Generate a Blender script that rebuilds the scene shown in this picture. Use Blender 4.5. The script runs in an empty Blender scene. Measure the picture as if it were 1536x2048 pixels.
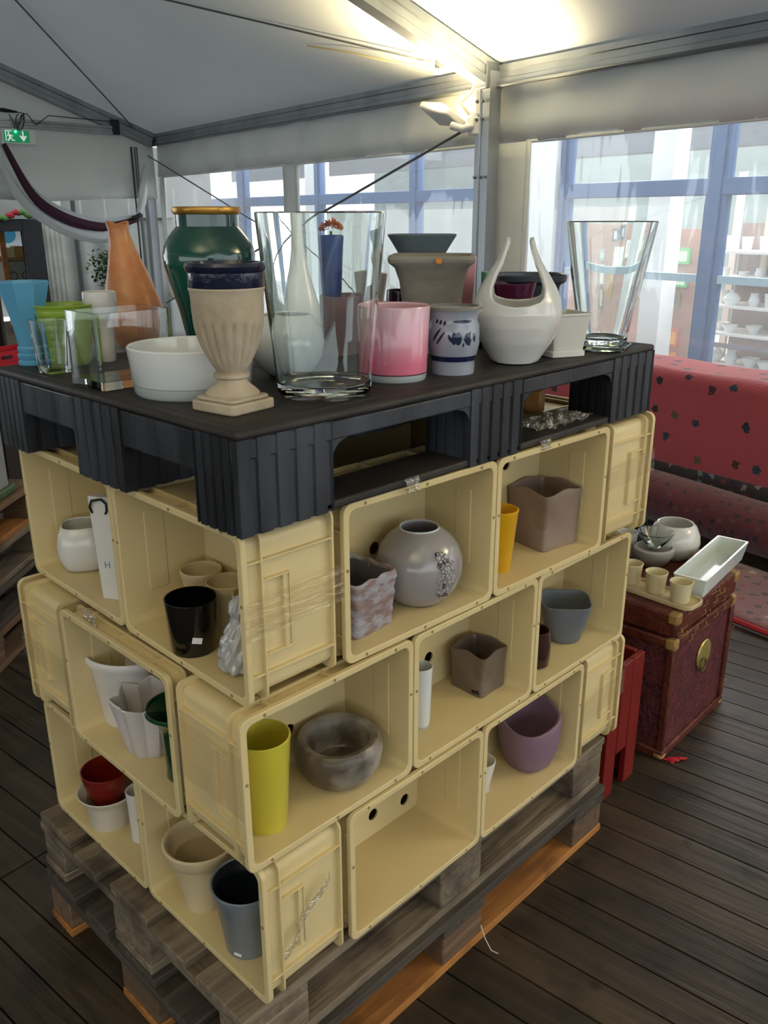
import bpy, bmesh, math, random
from math import sin, cos, pi, radians as R
from mathutils import Vector, Matrix
random.seed(7)
SC = bpy.context.scene
COL = SC.collection
# ------------------------------------------------------------------ camera
cd = bpy.data.cameras.new('camera'); cam = bpy.data.objects.new('camera', cd); COL.objects.link(cam)
cd.sensor_fit = 'VERTICAL'; cd.sensor_height = 36.0; cd.lens = 1714.53*36/2048
cd.clip_start = 0.05; cd.clip_end = 200
CP = Vector((-0.68352, -0.94586, 1.61396))
FW = Vector((0.67911555, 0.65833971, -0.32463964)); RT = Vector((0.69555572, -0.7184695, -0.00195384)); UP = Vector((0.23452997, 0.22447808, 0.94583576))
m = Matrix((RT, UP, -FW)).transposed().to_4x4(); m.translation = CP
cam.matrix_world = m
SC.camera = cam
# ------------------------------------------------------------------ world, exposure
SC.view_settings.view_transform = 'Standard'; SC.view_settings.look = 'None'
SC.view_settings.gamma = 1.0; SC.view_settings.use_curve_mapping = False
SC.view_settings.exposure = 0.32
W = bpy.data.worlds.new('world'); SC.world = W; W.use_nodes = True
bg = W.node_tree.nodes['Background']; bg.inputs[0].default_value = (0.86, 0.94, 1.0, 1); bg.inputs[1].default_value = 2.1
# tent frame: local x runs along the window wall, local y points inwards
TA = R(80); TO = Vector((4.96, 3.24, 0))
TM = Matrix.Translation(TO) @ Matrix.Rotation(TA, 4, 'Z')
def tent(o): o.matrix_world = TM @ o.matrix_world; return o
def tl(s, n, z): return TM @ Vector((s, n, z))
def light(name, kind, loc, energy, color, size=0.3, rot=None, size_y=None, spot=None):
    l = bpy.data.lights.new(name, kind); l.energy = energy; l.color = color
    if kind == 'AREA':
        l.size = size
        if size_y: l.shape = 'RECTANGLE'; l.size_y = size_y
    else: l.shadow_soft_size = size
    if spot: l.spot_size = spot; l.spot_blend = .8
    o = bpy.data.objects.new(name, l); COL.objects.link(o); o.location = loc
    if rot: o.rotation_euler = rot
    return o
# area light added to brighten the shop hall behind the glass front
light('shop_fill', 'AREA', tl(2.5, -5.2, 3.6), 850, (1, .98, .96), 9, (0, 0, TA), 3.5)
# ------------------------------------------------------------------ materials
def lin(h):
    h = h.lstrip('#'); c = [int(h[i:i+2], 16)/255 for i in (0, 2, 4)]
    return tuple((x/12.92 if x <= .04045 else ((x+.055)/1.055)**2.4) for x in c)+(1,)
_m = {}
def mat(name, c, c2=None, rough=.5, scale=8, stretch=(1, 1, 1), bump=0, bscale=None, metal=0, coat=0, trans=0, ior=1.45, detail=6, lo=.35, hi=.65, spec=.5, emit=None, est=0, alpha=1, sss=0, contrast=None):
    if name in _m: return _m[name]
    M = bpy.data.materials.new(name); M.use_nodes = True; nt = M.node_tree; b = nt.nodes['Principled BSDF']
    b.inputs['Base Color'].default_value = lin(c); b.inputs['Roughness'].default_value = rough; b.inputs['Metallic'].default_value = metal
    b.inputs['Coat Weight'].default_value = coat; b.inputs['Coat Roughness'].default_value = .06
    b.inputs['Transmission Weight'].default_value = trans; b.inputs['IOR'].default_value = ior; b.inputs['Alpha'].default_value = alpha
    b.inputs['Specular IOR Level'].default_value = spec
    if emit: b.inputs['Emission Color'].default_value = lin(emit); b.inputs['Emission Strength'].default_value = est
    if sss: b.inputs['Subsurface Weight'].default_value = sss; b.inputs['Subsurface Radius'].default_value = (.01, .008, .006)
    tc = nt.nodes.new('ShaderNodeTexCoord'); mp = nt.nodes.new('ShaderNodeMapping'); mp.inputs['Scale'].default_value = stretch
    nt.links.new(tc.outputs['Object'], mp.inputs['Vector'])
    if c2:
        n = nt.nodes.new('ShaderNodeTexNoise'); n.inputs['Scale'].default_value = scale; n.inputs['Detail'].default_value = detail
        nt.links.new(mp.outputs[0], n.inputs['Vector'])
        r = nt.nodes.new('ShaderNodeValToRGB'); r.color_ramp.elements[0].position = lo; r.color_ramp.elements[1].position = hi
        r.color_ramp.elements[0].color = lin(c); r.color_ramp.elements[1].color = lin(c2)
        nt.links.new(n.outputs['Fac'], r.inputs[0]); nt.links.new(r.outputs[0], b.inputs['Base Color'])
    if bump:
        n2 = nt.nodes.new('ShaderNodeTexNoise'); n2.inputs['Scale'].default_value = bscale or scale*3; n2.inputs['Detail'].default_value = 5
        nt.links.new(mp.outputs[0], n2.inputs['Vector'])
        bp = nt.nodes.new('ShaderNodeBump'); bp.inputs['Strength'].default_value = bump; bp.inputs['Distance'].default_value = .01
        nt.links.new(n2.outputs['Fac'], bp.inputs['Height']); nt.links.new(bp.outputs[0], b.inputs['Normal'])
    _m[name] = M; return M
def glass(name, c='#f4faf8', rough=0.0, ior=1.45, bump=0, bs=20, stretch=(1, 1, .15)):
    if name in _m: return _m[name]
    M = bpy.data.materials.new(name); M.use_nodes = True; nt = M.node_tree
    for n in list(nt.nodes):
        if n.type == 'BSDF_PRINCIPLED': nt.nodes.remove(n)
    g = nt.nodes.new('ShaderNodeBsdfGlass'); g.inputs['Color'].default_value = lin(c); g.inputs['Roughness'].default_value = rough; g.inputs['IOR'].default_value = ior
    nt.links.new(g.outputs[0], nt.nodes['Material Output'].inputs[0])
    if bump:
        tc = nt.nodes.new('ShaderNodeTexCoord'); mp = nt.nodes.new('ShaderNodeMapping'); mp.inputs['Scale'].default_value = stretch
        n2 = nt.nodes.new('ShaderNodeTexNoise'); n2.inputs['Scale'].default_value = bs
        bp = nt.nodes.new('ShaderNodeBump'); bp.inputs['Strength'].default_value = bump; bp.inputs['Distance'].default_value = .01
        nt.links.new(tc.outputs['Object'], mp.inputs[0]); nt.links.new(mp.outputs[0], n2.inputs['Vector'])
        nt.links.new(n2.outputs['Fac'], bp.inputs['Height']); nt.links.new(bp.outputs[0], g.inputs['Normal'])
    _m[name] = M; return M
def film(name, clear=.8, haze=.1, gloss=.1, c='#ffffff', bump=.3, bs=9, stretch=(1, 1, 1), rough=.08):
    """thin clear plastic sheet: mostly see-through, a little milky, a little shiny"""
    if name in _m: return _m[name]
    M = bpy.data.materials.new(name); M.use_nodes = True; nt = M.node_tree; N = nt.nodes
    for n in list(N):
        if n.type == 'BSDF_PRINCIPLED': N.remove(n)
    t = N.new('ShaderNodeBsdfTransparent'); d = N.new('ShaderNodeBsdfTranslucent'); df = N.new('ShaderNodeBsdfDiffuse'); g = N.new('ShaderNodeBsdfGlossy'); g.inputs['Roughness'].default_value = rough
    for q in (t, d, df): q.inputs[0].default_value = lin(c)
    a = N.new('ShaderNodeMixShader'); a.inputs[0].default_value = .35; nt.links.new(d.outputs[0], a.inputs[1]); nt.links.new(df.outputs[0], a.inputs[2])
    b = N.new('ShaderNodeMixShader'); b.inputs[0].default_value = haze/(haze+clear); nt.links.new(t.outputs[0], b.inputs[1]); nt.links.new(a.outputs[0], b.inputs[2])
    e = N.new('ShaderNodeMixShader'); e.inputs[0].default_value = gloss; nt.links.new(b.outputs[0], e.inputs[1]); nt.links.new(g.outputs[0], e.inputs[2])
    nt.links.new(e.outputs[0], N['Material Output'].inputs[0])
    if bump:
        tc = N.new('ShaderNodeTexCoord'); mp = N.new('ShaderNodeMapping'); mp.inputs['Scale'].default_value = stretch
        n2 = N.new('ShaderNodeTexNoise'); n2.inputs['Scale'].default_value = bs; bp = N.new('ShaderNodeBump'); bp.inputs['Strength'].default_value = bump; bp.inputs['Distance'].default_value = .03
        nt.links.new(tc.outputs['Object'], mp.inputs[0]); nt.links.new(mp.outputs[0], n2.inputs['Vector']); nt.links.new(n2.outputs['Fac'], bp.inputs['Height']); nt.links.new(bp.outputs[0], g.inputs['Normal'])
    _m[name] = M; return M
def wood(name, c, c2, c3=None, axis=0, scale=9, rough=.8, bump=.5, var=False):
    """grain stretched along one axis; var: brightness changes with each board (colour attribute)"""
    if name in _m: return _m[name]
    M = bpy.data.materials.new(name); M.use_nodes = True; nt = M.node_tree; N = nt.nodes; b = N['Principled BSDF']; b.inputs['Roughness'].default_value = rough
    tc = N.new('ShaderNodeTexCoord'); mp = N.new('ShaderNodeMapping'); s = [5, 5, 5]; s[axis] = .35; mp.inputs['Scale'].default_value = s
    n = N.new('ShaderNodeTexNoise'); n.inputs['Scale'].default_value = scale; n.inputs['Detail'].default_value = 8; n.inputs['Distortion'].default_value = .6
    r = N.new('ShaderNodeValToRGB'); e = r.color_ramp.elements; e[0].position = .32; e[1].position = .68; e[0].color = lin(c); e[1].color = lin(c2)
    nt.links.new(tc.outputs['Object'], mp.inputs[0]); nt.links.new(mp.outputs[0], n.inputs['Vector']); nt.links.new(n.outputs['Fac'], r.inputs[0])
    out = r.outputs[0]
    if c3:
        n3 = N.new('ShaderNodeTexNoise'); n3.inputs['Scale'].default_value = 6; n3.inputs['Detail'].default_value = 4; nt.links.new(tc.outputs['Object'], n3.inputs['Vector'])
        r3 = N.new('ShaderNodeValToRGB'); r3.color_ramp.elements[0].position = .5; r3.color_ramp.elements[1].position = .68
        mx = N.new('ShaderNodeMix'); mx.data_type = 'RGBA'; nt.links.new(n3.outputs['Fac'], r3.inputs[0]); nt.links.new(r3.outputs[0], mx.inputs[0])
        nt.links.new(out, mx.inputs[6]); mx.inputs[7].default_value = lin(c3); out = mx.outputs[2]
    if var:
        at = N.new('ShaderNodeVertexColor'); at.layer_name = 'board'
        mm = N.new('ShaderNodeMix'); mm.data_type = 'RGBA'; mm.blend_type = 'MULTIPLY'; mm.inputs[0].default_value = 1
        nt.links.new(out, mm.inputs[6]); nt.links.new(at.outputs[0], mm.inputs[7]); out = mm.outputs[2]
        vo = N.new('ShaderNodeTexVoronoi'); vo.inputs['Scale'].default_value = 6.5; nt.links.new(tc.outputs['Object'], vo.inputs['Vector'])
        kr = N.new('ShaderNodeValToRGB'); kr.color_ramp.elements[0].position = .05; kr.color_ramp.elements[0].color = (.25, .2, .15, 1); kr.color_ramp.elements[1].position = .12; kr.color_ramp.elements[1].color = (1, 1, 1, 1)
        m2 = N.new('ShaderNodeMix'); m2.data_type = 'RGBA'; m2.blend_type = 'MULTIPLY'; m2.inputs[0].default_value = .8
        nt.links.new(vo.outputs['Distance'], kr.inputs[0]); nt.links.new(out, m2.inputs[6]); nt.links.new(kr.outputs[0], m2.inputs[7]); out = m2.outputs[2]
    nt.links.new(out, b.inputs['Base Color'])
    bp = N.new('ShaderNodeBump'); bp.inputs['Strength'].default_value = bump; bp.inputs['Distance'].default_value = .006
    nt.links.new(n.outputs['Fac'], bp.inputs['Height']); nt.links.new(bp.outputs[0], b.inputs['Normal'])
    _m[name] = M; return M
# ------------------------------------------------------------------ mesh helpers
class MB:
    def __init__(s): s.v = []; s.f = []; s.c = []
    def add(s, v, f, M=None, col=1.0):
        o = len(s.v)
        s.v += [tuple(M @ Vector(p)) if M else tuple(p) for p in v]
        s.f += [tuple(i+o for i in q) for q in f]; s.c += [col]*len(f)
        return s
    def box(s, x0, x1, y0, y1, z0, z1, M=None, col=1.0):
        v = [(x, y, z) for z in (z0, z1) for y in (y0, y1) for x in (x0, x1)]
        return s.add(v, [(0, 2, 3, 1), (4, 5, 7, 6), (0, 1, 5, 4), (2, 6, 7, 3), (0, 4, 6, 2), (1, 3, 7, 5)], M, col)
    def grid(s, fn, nu, nv, cu=False, cv=False, M=None):
        v = [fn(i/(nu if cu else nu-1), j/(nv if cv else nv-1)) for i in range(nu) for j in range(nv)]; f = []
        for i in range(nu if cu else nu-1):
            for j in range(nv if cv else nv-1):
                a, b = i, (i+1) % nu; c, d = j, (j+1) % nv
                f.append((a*nv+c, b*nv+c, b*nv+d, a*nv+d))
        return s.add(v, f, M)
    def lathe(s, prof, seg=40, dfm=None, M=None):
        v = []; f = []; n = len(prof)
        for k in range(seg):
            t = 2*pi*k/seg
            for j, (r, z) in enumerate(prof):
                p = (r*cos(t), r*sin(t), z)
                v.append(dfm(p, t, r, z) if dfm and r > 1e-6 else p)
        for k in range(seg):
            a, b = k*n, ((k+1) % seg)*n
            for j in range(n-1): f.append((a+j, b+j, b+j+1, a+j+1))
        return s.add(v, f, M)
    def tube(s, pts, r, seg=8, closed=False, M=None, caps=True):
        P = [Vector(p) for p in pts]; n = len(P); v = []; f = []; up = None
        for i, p in enumerate(P):
            a = P[(i-1) % n] if (i or closed) else p; b = P[(i+1) % n] if (i < n-1 or closed) else p
            t = (b-a).normalized()
            if up is None: up = Vector((0, 0, 1)) if abs(t.z) < .9 else Vector((1, 0, 0))
            x = t.cross(up).normalized(); y = x.cross(t).normalized(); up = y
            rr = r[i] if isinstance(r, (list, tuple)) else r
            for k in range(seg): v.append(tuple(p+x*rr*cos(2*pi*k/seg)+y*rr*sin(2*pi*k/seg)))
        for i in range(n if closed else n-1):
            for k in range(seg):
                a = i*seg; b = ((i+1) % n)*seg; f.append((a+k, a+(k+1) % seg, b+(k+1) % seg, b+k))
        if caps and not closed: f.append(tuple(range(seg))[::-1]); f.append(tuple((n-1)*seg+k for k in range(seg)))
        return s.add(v, f, M)
    def prism(s, poly, z0, z1, M=None):
        n = len(poly); v = [(x, y, z0) for x, y in poly]+[(x, y, z1) for x, y in poly]
        f = [tuple(range(n))[::-1], tuple(range(n, 2*n))]+[(i, (i+1) % n, n+(i+1) % n, n+i) for i in range(n)]
        return s.add(v, f, M)
    def ring(s, outer, inner, z0, z1, M=None):
        n = len(outer); v = [(x, y, z) for z in (z0, z1) for L in (outer, inner) for x, y in L]; f = []
        for i in range(n):
            j = (i+1) % n
            f += [(i, n+i, n+j, j), (2*n+i, 2*n+j, 3*n+j, 3*n+i), (i, j, 2*n+j, 2*n+i), (n+i, 3*n+i, 3*n+j, n+j)]
        return s.add(v, f, M)
    def build(s, name, m, parent=None, loc=None, rz=0, smooth=True, bevel=0, solid=0, weld=True, subsurf=0, color=False, M=None):
        me = bpy.data.meshes.new(name); me.from_pydata(s.v, [], s.f)
        if color:
            ca = me.color_attributes.new('board', 'FLOAT_COLOR', 'CORNER'); i = 0
            for p, c in zip(me.polygons, s.c):
                for _ in range(p.loop_total): ca.data[i].color = (c, c*.99, c*.97, 1); i += 1
        b = bmesh.new(); b.from_mesh(me)
        if weld: bmesh.ops.remove_doubles(b, verts=b.verts, dist=1e-5)
        bmesh.ops.recalc_face_normals(b, faces=b.faces); b.to_mesh(me); b.free()
        o = bpy.data.objects.new(name, me); COL.objects.link(o); me.materials.append(m)
        if smooth:
            me.polygons.foreach_set('use_smooth', [True]*len(me.polygons)); me.set_sharp_from_angle(angle=R(38))
        if solid:
            q = o.modifiers.new('solid', 'SOLIDIFY'); q.thickness = solid; q.offset = 0
        if bevel:
            q = o.modifiers.new('bevel', 'BEVEL'); q.width = bevel; q.segments = 2; q.limit_method = 'ANGLE'
        if subsurf:
            q = o.modifiers.new('sub', 'SUBSURF'); q.levels = subsurf; q.render_levels = subsurf
        if parent: o.parent = parent
        if M is not None: o.matrix_world = M
        if loc is not None: o.location = loc
        if rz: o.rotation_euler[2] = rz
        return o
def rrect(w, h, r, n=5):
    o = []
    for cx, cy, a0 in ((w/2-r, h/2-r, 0), (-w/2+r, h/2-r, 90), (-w/2+r, -h/2+r, 180), (w/2-r, -h/2+r, 270)):
        for k in range(n+1):
            a = R(a0+90*k/n); o.append((cx+r*cos(a), cy+r*sin(a)))
    return o
def tag(o, label, cat, group=None, kind=None):
    if label: o['label'] = label
    if cat: o['category'] = cat
    if group: o['group'] = group
    if kind: o['kind'] = kind
    return o
def struct(o): o['kind'] = 'structure'; return o
def empty(name, loc=(0, 0, 0), rz=0):
    o = bpy.data.objects.new(name, None); COL.objects.link(o); o.location = loc; o.rotation_euler[2] = rz; o.empty_display_size = .05
    return o
def kids(o): return [c for c in bpy.data.objects if c.parent == o]
def copy_tree(o, parent=None):
    c = o.copy(); COL.objects.link(c)
    if parent: c.parent = parent
    for ch in kids(o): copy_tree(ch, c)
    return c
def sq(n, aspect=1.0):
    """turns a round section into a rounded square of the same half width"""
    def d(p, t, r, z):
        k = 1/((abs(cos(t))**n+abs(sin(t))**n)**(1/n)); return (p[0]*k, p[1]*k*aspect, z)
    return d
def shell(outer, th, bot=.006):
    """closed pot profile: outer from (0,0) up to the rim, then the inside back down"""
    inn = [(max(r-th, 0.0), max(z, bot)) for r, z in reversed(outer) if r > th]
    rim = outer[-1]
    p = [(0, outer[0][1])]+list(outer)+[(rim[0]-th/2, rim[1]+th*.35)]+inn
    p.append((0, inn[-1][1])); return p
def pot(name, m, outer, th, loc, label, cat, rz=0, dfm=None, seg=48, group=None, parent=None, bot=.006, prof=None):
    o = MB().lathe(prof or shell(outer, th, bot), seg, dfm).build(name, m, parent, loc, rz)
    if not parent: tag(o, label, cat, group)
    return o
def text(name, body, size, m, M, parent=None, ext=.0005):
    cu = bpy.data.curves.new(name, 'FONT'); cu.body = body; cu.size = size; cu.extrude = ext; cu.align_x = 'CENTER'; cu.align_y = 'CENTER'
    t = bpy.data.objects.new(name, cu); COL.objects.link(t)
    dg = bpy.context.evaluated_depsgraph_get(); me = bpy.data.meshes.new_from_object(t.evaluated_get(dg))
    bpy.data.objects.remove(t); o = bpy.data.objects.new(name, me); COL.objects.link(o); me.materials.clear(); me.materials.append(m)
    if parent: o.parent = parent
    o.matrix_local = M
    return o
def boxes(name, m, parent, L, **k):
    for q in L: MB().box(*q).build(name, m, parent, **k)
def ring_holes(outer, holes, y0, y1, hz):
    """flat plate with round holes, returned as vertices and faces"""
    from mathutils.geometry import tessellate_polygon
    loops = [outer]+[[(hx+.014*cos(2*pi*i/20), hh+.014*sin(2*pi*i/20)) for i in range(20)] for hx, hh in holes]
    flat = sum(loops, []); n = len(flat)
    tri = tessellate_polygon([[Vector((x, z, 0)) for x, z in L] for L in loops])
    v = [(x, y0, z+hz) for x, z in flat]+[(x, y1, z+hz) for x, z in flat]
    f = [tuple(t) for t in tri]+[tuple(i+n for i in t[::-1]) for t in tri]; o = len(outer)
    for h in range(len(holes)):
        b = o+20*h
        for i in range(20): j = (i+1) % 20; f.append((b+i, b+j, n+b+j, n+b+i))
    return v, f
# ================================================================== THE SETTING
# floor: decking boards running away from the viewer, one mesh of boards with open joints
fl = MB(); rnd = random.Random(3)
for i in range(-75, 75):
    x = i*.0975
    for j in range(-5, 7):
        y0 = -1.0+j*2.02; c = rnd.uniform(.72, 1.2)
        fl.box(x, x+.0925, y0, y0+2.014, -.03, 0, col=c)
m_floor = wood('deck_boards', '#31281f', '#443829', '#241d16', axis=1, scale=7, rough=.5, bump=.7, var=True)
struct(fl.build('floor', m_floor, color=True, smooth=False, weld=False, rz=R(5)))
sub = MB().box(-9, 9, -10, 12, -.12, -.032); struct(sub.build('trim_1', mat('joint_dark', '#14110f'), rz=R(5)))
# --- tent
m_pvc = mat('tent_canvas', '#e3e4de', '#dadcd7', rough=.5, scale=1.5, bump=.12, bscale=2)
m_roof = mat('tent_roof_sheet', '#c6cac7', '#bfc4c2', rough=.42, scale=.8, bump=.1, bscale=1.2)
def translucent(M, w):
    nt = M.node_tree; b = nt.nodes['Principled BSDF']; t = nt.nodes.new('ShaderNodeBsdfTranslucent'); t.inputs[0].default_value = (.9, .95, .96, 1)
    x = nt.nodes.new('ShaderNodeMixShader'); x.inputs[0].default_value = w
    nt.links.new(b.outputs[0], x.inputs[1]); nt.links.new(t.outputs[0], x.inputs[2]); nt.links.new(x.outputs[0], nt.nodes['Material Output'].inputs[0])
translucent(m_pvc, .10); translucent(m_roof, .035)
m_alu = mat('aluminium', '#9a9ea1', '#84888b', rough=.38, metal=.75, scale=3, stretch=(1, 1, .2))
m_alud = mat('aluminium_dark', '#6f7376', rough=.45, metal=.7)
m_blk = mat('black_plastic', '#131417', rough=.4)
def wavy(mb, s0, s1, z0, z1, amp=.012, f=7, n0=0, ph=0, fade=None):
    nu = max(3, int(abs(s1-s0)*14)); nv = max(3, int((z1-z0)*10))
    def fn(u, v):
        s = s0+(s1-s0)*u; z = z0+(z1-z0)*v
        return (s, n0+amp*(sin(s*f+ph+1.3*sin(z*2.2))+.5*sin(s*f*2.3+z*2))*(1-(.0 if fade is None else fade*v)), z)
    mb.grid(fn, nu, nv)
wr = MB()
wavy(wr, -7, 6.75, 2.14, 2.62, .016, 8)
for s0, s1 in ((6.57, 6.75), (3.07, 3.36), (-.26, .32), (-3.42, -3.12), (-7, -6.6)): wavy(wr, s0, s1, .55, 2.14, .012, 8)
wavy(wr, -7, 6.75, 0, .55, .02, 6)
struct(tent(wr.build('wall_right', m_pvc, solid=.002, weld=True)))
m_pane = film('window_film', clear=.76, haze=.17, gloss=.09, bump=.5, bs=2.2, stretch=(2.2, 1, .5), rough=.05)
for k, (s0, s1) in enumerate(((3.34, 6.59), (.30, 3.09), (-3.14, -.24), (-6.62, -3.4))):
    w = MB(); wavy(w, s0, s1, .53, 2.16, .008, 5, n0=-.004, ph=k)
    struct(tent(w.build('window_%d' % (k+1), m_pane)))
    hem = MB()
    for a, b, c, d in ((s0-.02, s1+.02, 2.125, 2.15), (s0-.02, s0+.03, .55, 2.14), (s1-.03, s1+.02, .55, 2.14)):
        wavy(hem, a, b, c, d, .008, 5, n0=.008, ph=k)
    struct(tent(hem.build('trim_%d' % (k+2), m_pvc, solid=.003)))
SL = .37
rf = MB()
def roofz(s, n): return 2.66+SL*n-.05*sin(pi*min(max(n/5, 0), 1))*abs(sin(pi*s/6.75))
rf.grid(lambda u, v: (-13.4+20.2*u, 5*v, roofz(-13.4+20.2*u, 5*v)), 80, 14)
rf.grid(lambda u, v: (-13.4+20.2*u, 5+5*v, roofz(-13.4+20.2*u, 5-5*v)), 80, 14)
struct(tent(rf.build('ceiling', m_roof)))
# gable wall at the far end, rolled up to head height
gb = MB()
def gfn(u, v):
    n = .06+6.5*u; z0 = 1.84+.02*sin(n*3)+.05*max(0, .5-n); z1 = 2.60+SL*min(n, 10-n)
    z = z0+(z1-z0)*v; return (6.74+.03*sin(n*7+2.5*sin(z*2))*(1-v), n, z)
gb.grid(gfn, 110, 14)
struct(tent(gb.build('wall_back', m_pvc, solid=.002)))
# unseen far long side of the tent, partly closed to control the daylight
wl = MB(); wavy(wl, -13, 6.75, 1.9, 2.64, .02, 5, n0=10); wavy(wl, -2, 6.75, 0, 1.9, .02, 5, n0=10)
struct(tent(wl.build('wall_left', m_pvc, solid=.002)))
sk = MB(); wavy(sk, -13, -2, 0, 1.05, .02, 5, n0=10); sk.grid(lambda u, v: (-13.2, 10*u, 1.05*v), 30, 3); struct(tent(sk.build('wall_light_skirt', m_pvc, solid=.002)))  # unseen skirt added to cut the low-angle daylight from the openings
# frame of the tent: posts, eaves beam, rafters (grooved aluminium)
def beam_profile(w, h):
    a, b = w/2, h/2; g = .012
    return [(-a, -b), (a, -b), (a, -b+.3*h), (a-g, -b+.34*h), (a-g, b-.34*h), (a, b-.3*h), (a, b), (-a, b), (-a, b-.3*h), (-a+g, b-.34*h), (-a+g, -b+.34*h), (-a, -b+.3*h)]
def extr(mb, prof, p0, p1, up=(0, 0, 1)):
    p0, p1 = Vector(p0), Vector(p1); t = (p1-p0).normalized(); x = t.cross(Vector(up)).normalized(); y = x.cross(t).normalized()
    n = len(prof); v = [p0+x*a+y*b for a, b in prof]+[p1+x*a+y*b for a, b in prof]
    mb.add(v, [tuple(range(n))[::-1], tuple(range(n, 2*n))]+[(i, (i+1) % n, n+(i+1) % n, n+i) for i in range(n)])
LB = {6.84: 'grey aluminium tent post at the far left corner of the window wall', 0.09: 'grey aluminium tent post in the middle, behind the white handled vase, carrying the floodlight', -6.7: 'grey aluminium tent post outside the picture on the right'}
for s in (6.84, .09, -6.7):
    p = empty('tent_post'); b = MB(); extr(b, beam_profile(.11, .15), (s, .115, 0), (s, .115, 2.62), (1, 0, 0)); b.build('post_profile', m_alu, p, smooth=False)
    b = MB().box(s-.1, s+.1, .04, .24, 0, .012); b.build('foot_plate', m_alud, p)
    b = MB().box(s-.065, s+.065, .04, .2, 2.50, 2.68); b.build('corner_joint', m_alud, p, bevel=.01)
    for zz in (2.42, 2.3, 1.9):
        for q in (-.03, .03):
            bb = MB().tube([(s+q, .19, zz), (s+q, .21, zz)], .012, 6); bb.build('bolt', m_alud, p)
    tag(p, LB[s], 'tent post', 'aluminium posts of the tent'); p.matrix_world = TM
EB = {0: 'left eaves beam of the tent, above the two left windows', 1: 'right eaves beam of the tent, right of the middle post'}
for k, (a, b_) in enumerate(((.16, 6.76), (-6.6, .02))):
    p = empty('eaves_beam'); b = MB(); extr(b, beam_profile(.07, .13), (a, .05, 2.595), (b_, .05, 2.595)); b.build('beam_profile', m_alu, p, smooth=False)
    b = MB().tube([(a, .1, 2.52), (b_, .1, 2.52)], .014, 8); b.build('curtain_rail', m_alud, p)
    tag(p, EB[k], 'beam', 'eaves beams of the tent'); p.matrix_world = TM
RB = ['rafter running up from the middle tent post past the warm lamplight', 'rafter along the gable at upper left of the tent']
for k, s in enumerate((.09, 6.66)):
    p = empty('roof_rafter'); b = MB()
    extr(b, beam_profile(.12, .17), (s, .1, 2.66-.11+SL*.1), (s, 5.0, 2.66-.11+SL*5)); b.build('rafter_profile', m_alu, p, smooth=False)
    bb = MB()
    for q in (.35, .42): bb.tube([(s+.058, q, 2.55+SL*q+.02), (s+.075, q, 2.55+SL*q+.02)], .012, 6)
    bb.build('bolt', m_alud, p)
    tag(p, RB[k], 'rafter', 'roof rafters of the tent'); p.matrix_world = TM
def cable(name, a, b, r, label, m=m_alud, sag=0, group='bracing cables of the tent'):
    a, b = Vector(a), Vector(b); pts = [a.lerp(b, i/12)-Vector((0, 0, sag*sin(pi*i/12))) for i in range(13)]
    o = MB().tube(pts, r, 6).build(name, m); tag(o, label, 'cable', group); tent(o); return o
cable('bracing_cable', (.3, .10, 2.27), (6.6, .10, .5), .011, 'grey diagonal bracing rod crossing the windows below the floodlight')
cable('bracing_cable', (6.7, .15, 2.40), (.3, .15, .6), .008, 'thin bracing cable slanting down from the far left post')
cable('roof_cable', (6.6, .35, 2.72), (3.2, 2.9, 3.66), .009, 'dark cable running up under the roof at upper left')
cable('roof_cable', (.45, .25, 2.70), (2.6, 2.1, 3.39), .008, 'thin cable under the roof coming from the warm lamplight')
m_bulbcab = mat('cream_cable', '#c9b98c', rough=.5)
o = MB().tube([(.2, .25, 2.68), (.42, .33, 2.66), (.62, .42, 2.71), (.82, .5, 2.75), (1.1, .65, 2.83), (1.5, .8, 2.92)], .008, 6).build('hanging_cable', m_bulbcab); tent(o); tag(o, 'cream cable hanging under the roof left of the rafter', 'cable')
# clamp and small fittings beside the rafter
p = empty('cable_clamp'); MB().box(.40, .46, .30, .33, 2.66, 2.78).build('bracket', m_alud, p, bevel=.004); MB().box(.395, .465, .29, .34, 2.63, 2.66).build('jaw', mat('white_plastic', '#d8d8d2', rough=.4), p, bevel=.004)
tag(p, 'small dark clamp hanging under the bright roof beside the rafter', 'clamp'); p.matrix_world = TM
# floodlight on the middle post, shining up at the roof
m_wht = mat('white_enamel', '#dcdcd8', rough=.4)
p = empty('floodlight')
b = MB(); b.prism([(.30, .16), (.62, .16), (.60, .42), (.33, .42)], 0, .05); b.build('lamp_housing', m_wht, p, M=Matrix.Translation((0, .29, 2.30)) @ Matrix.Rotation(R(28), 4, 'X') @ Matrix.Rotation(R(-8), 4, 'Y') @ Matrix.Translation((0, -.29, -.02)), bevel=.012)
b = MB().box(.34, .59, .19, .39, .0505, .054); b.build('lamp_glass', mat('lamp_glass', '#fff2cf', emit='#ffe2a0', est=25), p, M=Matrix.Translation((0, .29, 2.30)) @ Matrix.Rotation(R(28), 4, 'X') @ Matrix.Rotation(R(-8), 4, 'Y') @ Matrix.Translation((0, -.29, -.02)))
b = MB().tube([(.31, .28, 2.27), (.22, .24, 2.24), (.17, .2, 2.26), (.17, .17, 2.34)], .03, 10); b.build('swivel_arm', m_wht, p)
b = MB().box(.12, .22, .12, .2, 2.20, 2.32); b.build('wall_box', m_wht, p, bevel=.01)
b = MB().tube([(.2, .2, 2.34), (.26, .24, 2.42), (.2, .18, 2.5), (.12, .2, 2.58)], .011, 8); b.build('cord', mat('cream_cord', '#d8c896', rough=.5), p)
tag(p, 'white floodlight clamped to the middle tent post, shining up', 'floodlight'); p.matrix_world = TM
light('floodlight_glow', 'SPOT', tl(.28, .5, 2.36), 150, (1, .80, .47), .08, Matrix.Rotation(pi, 3, 'X').to_euler(), spot=R(155))
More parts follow.
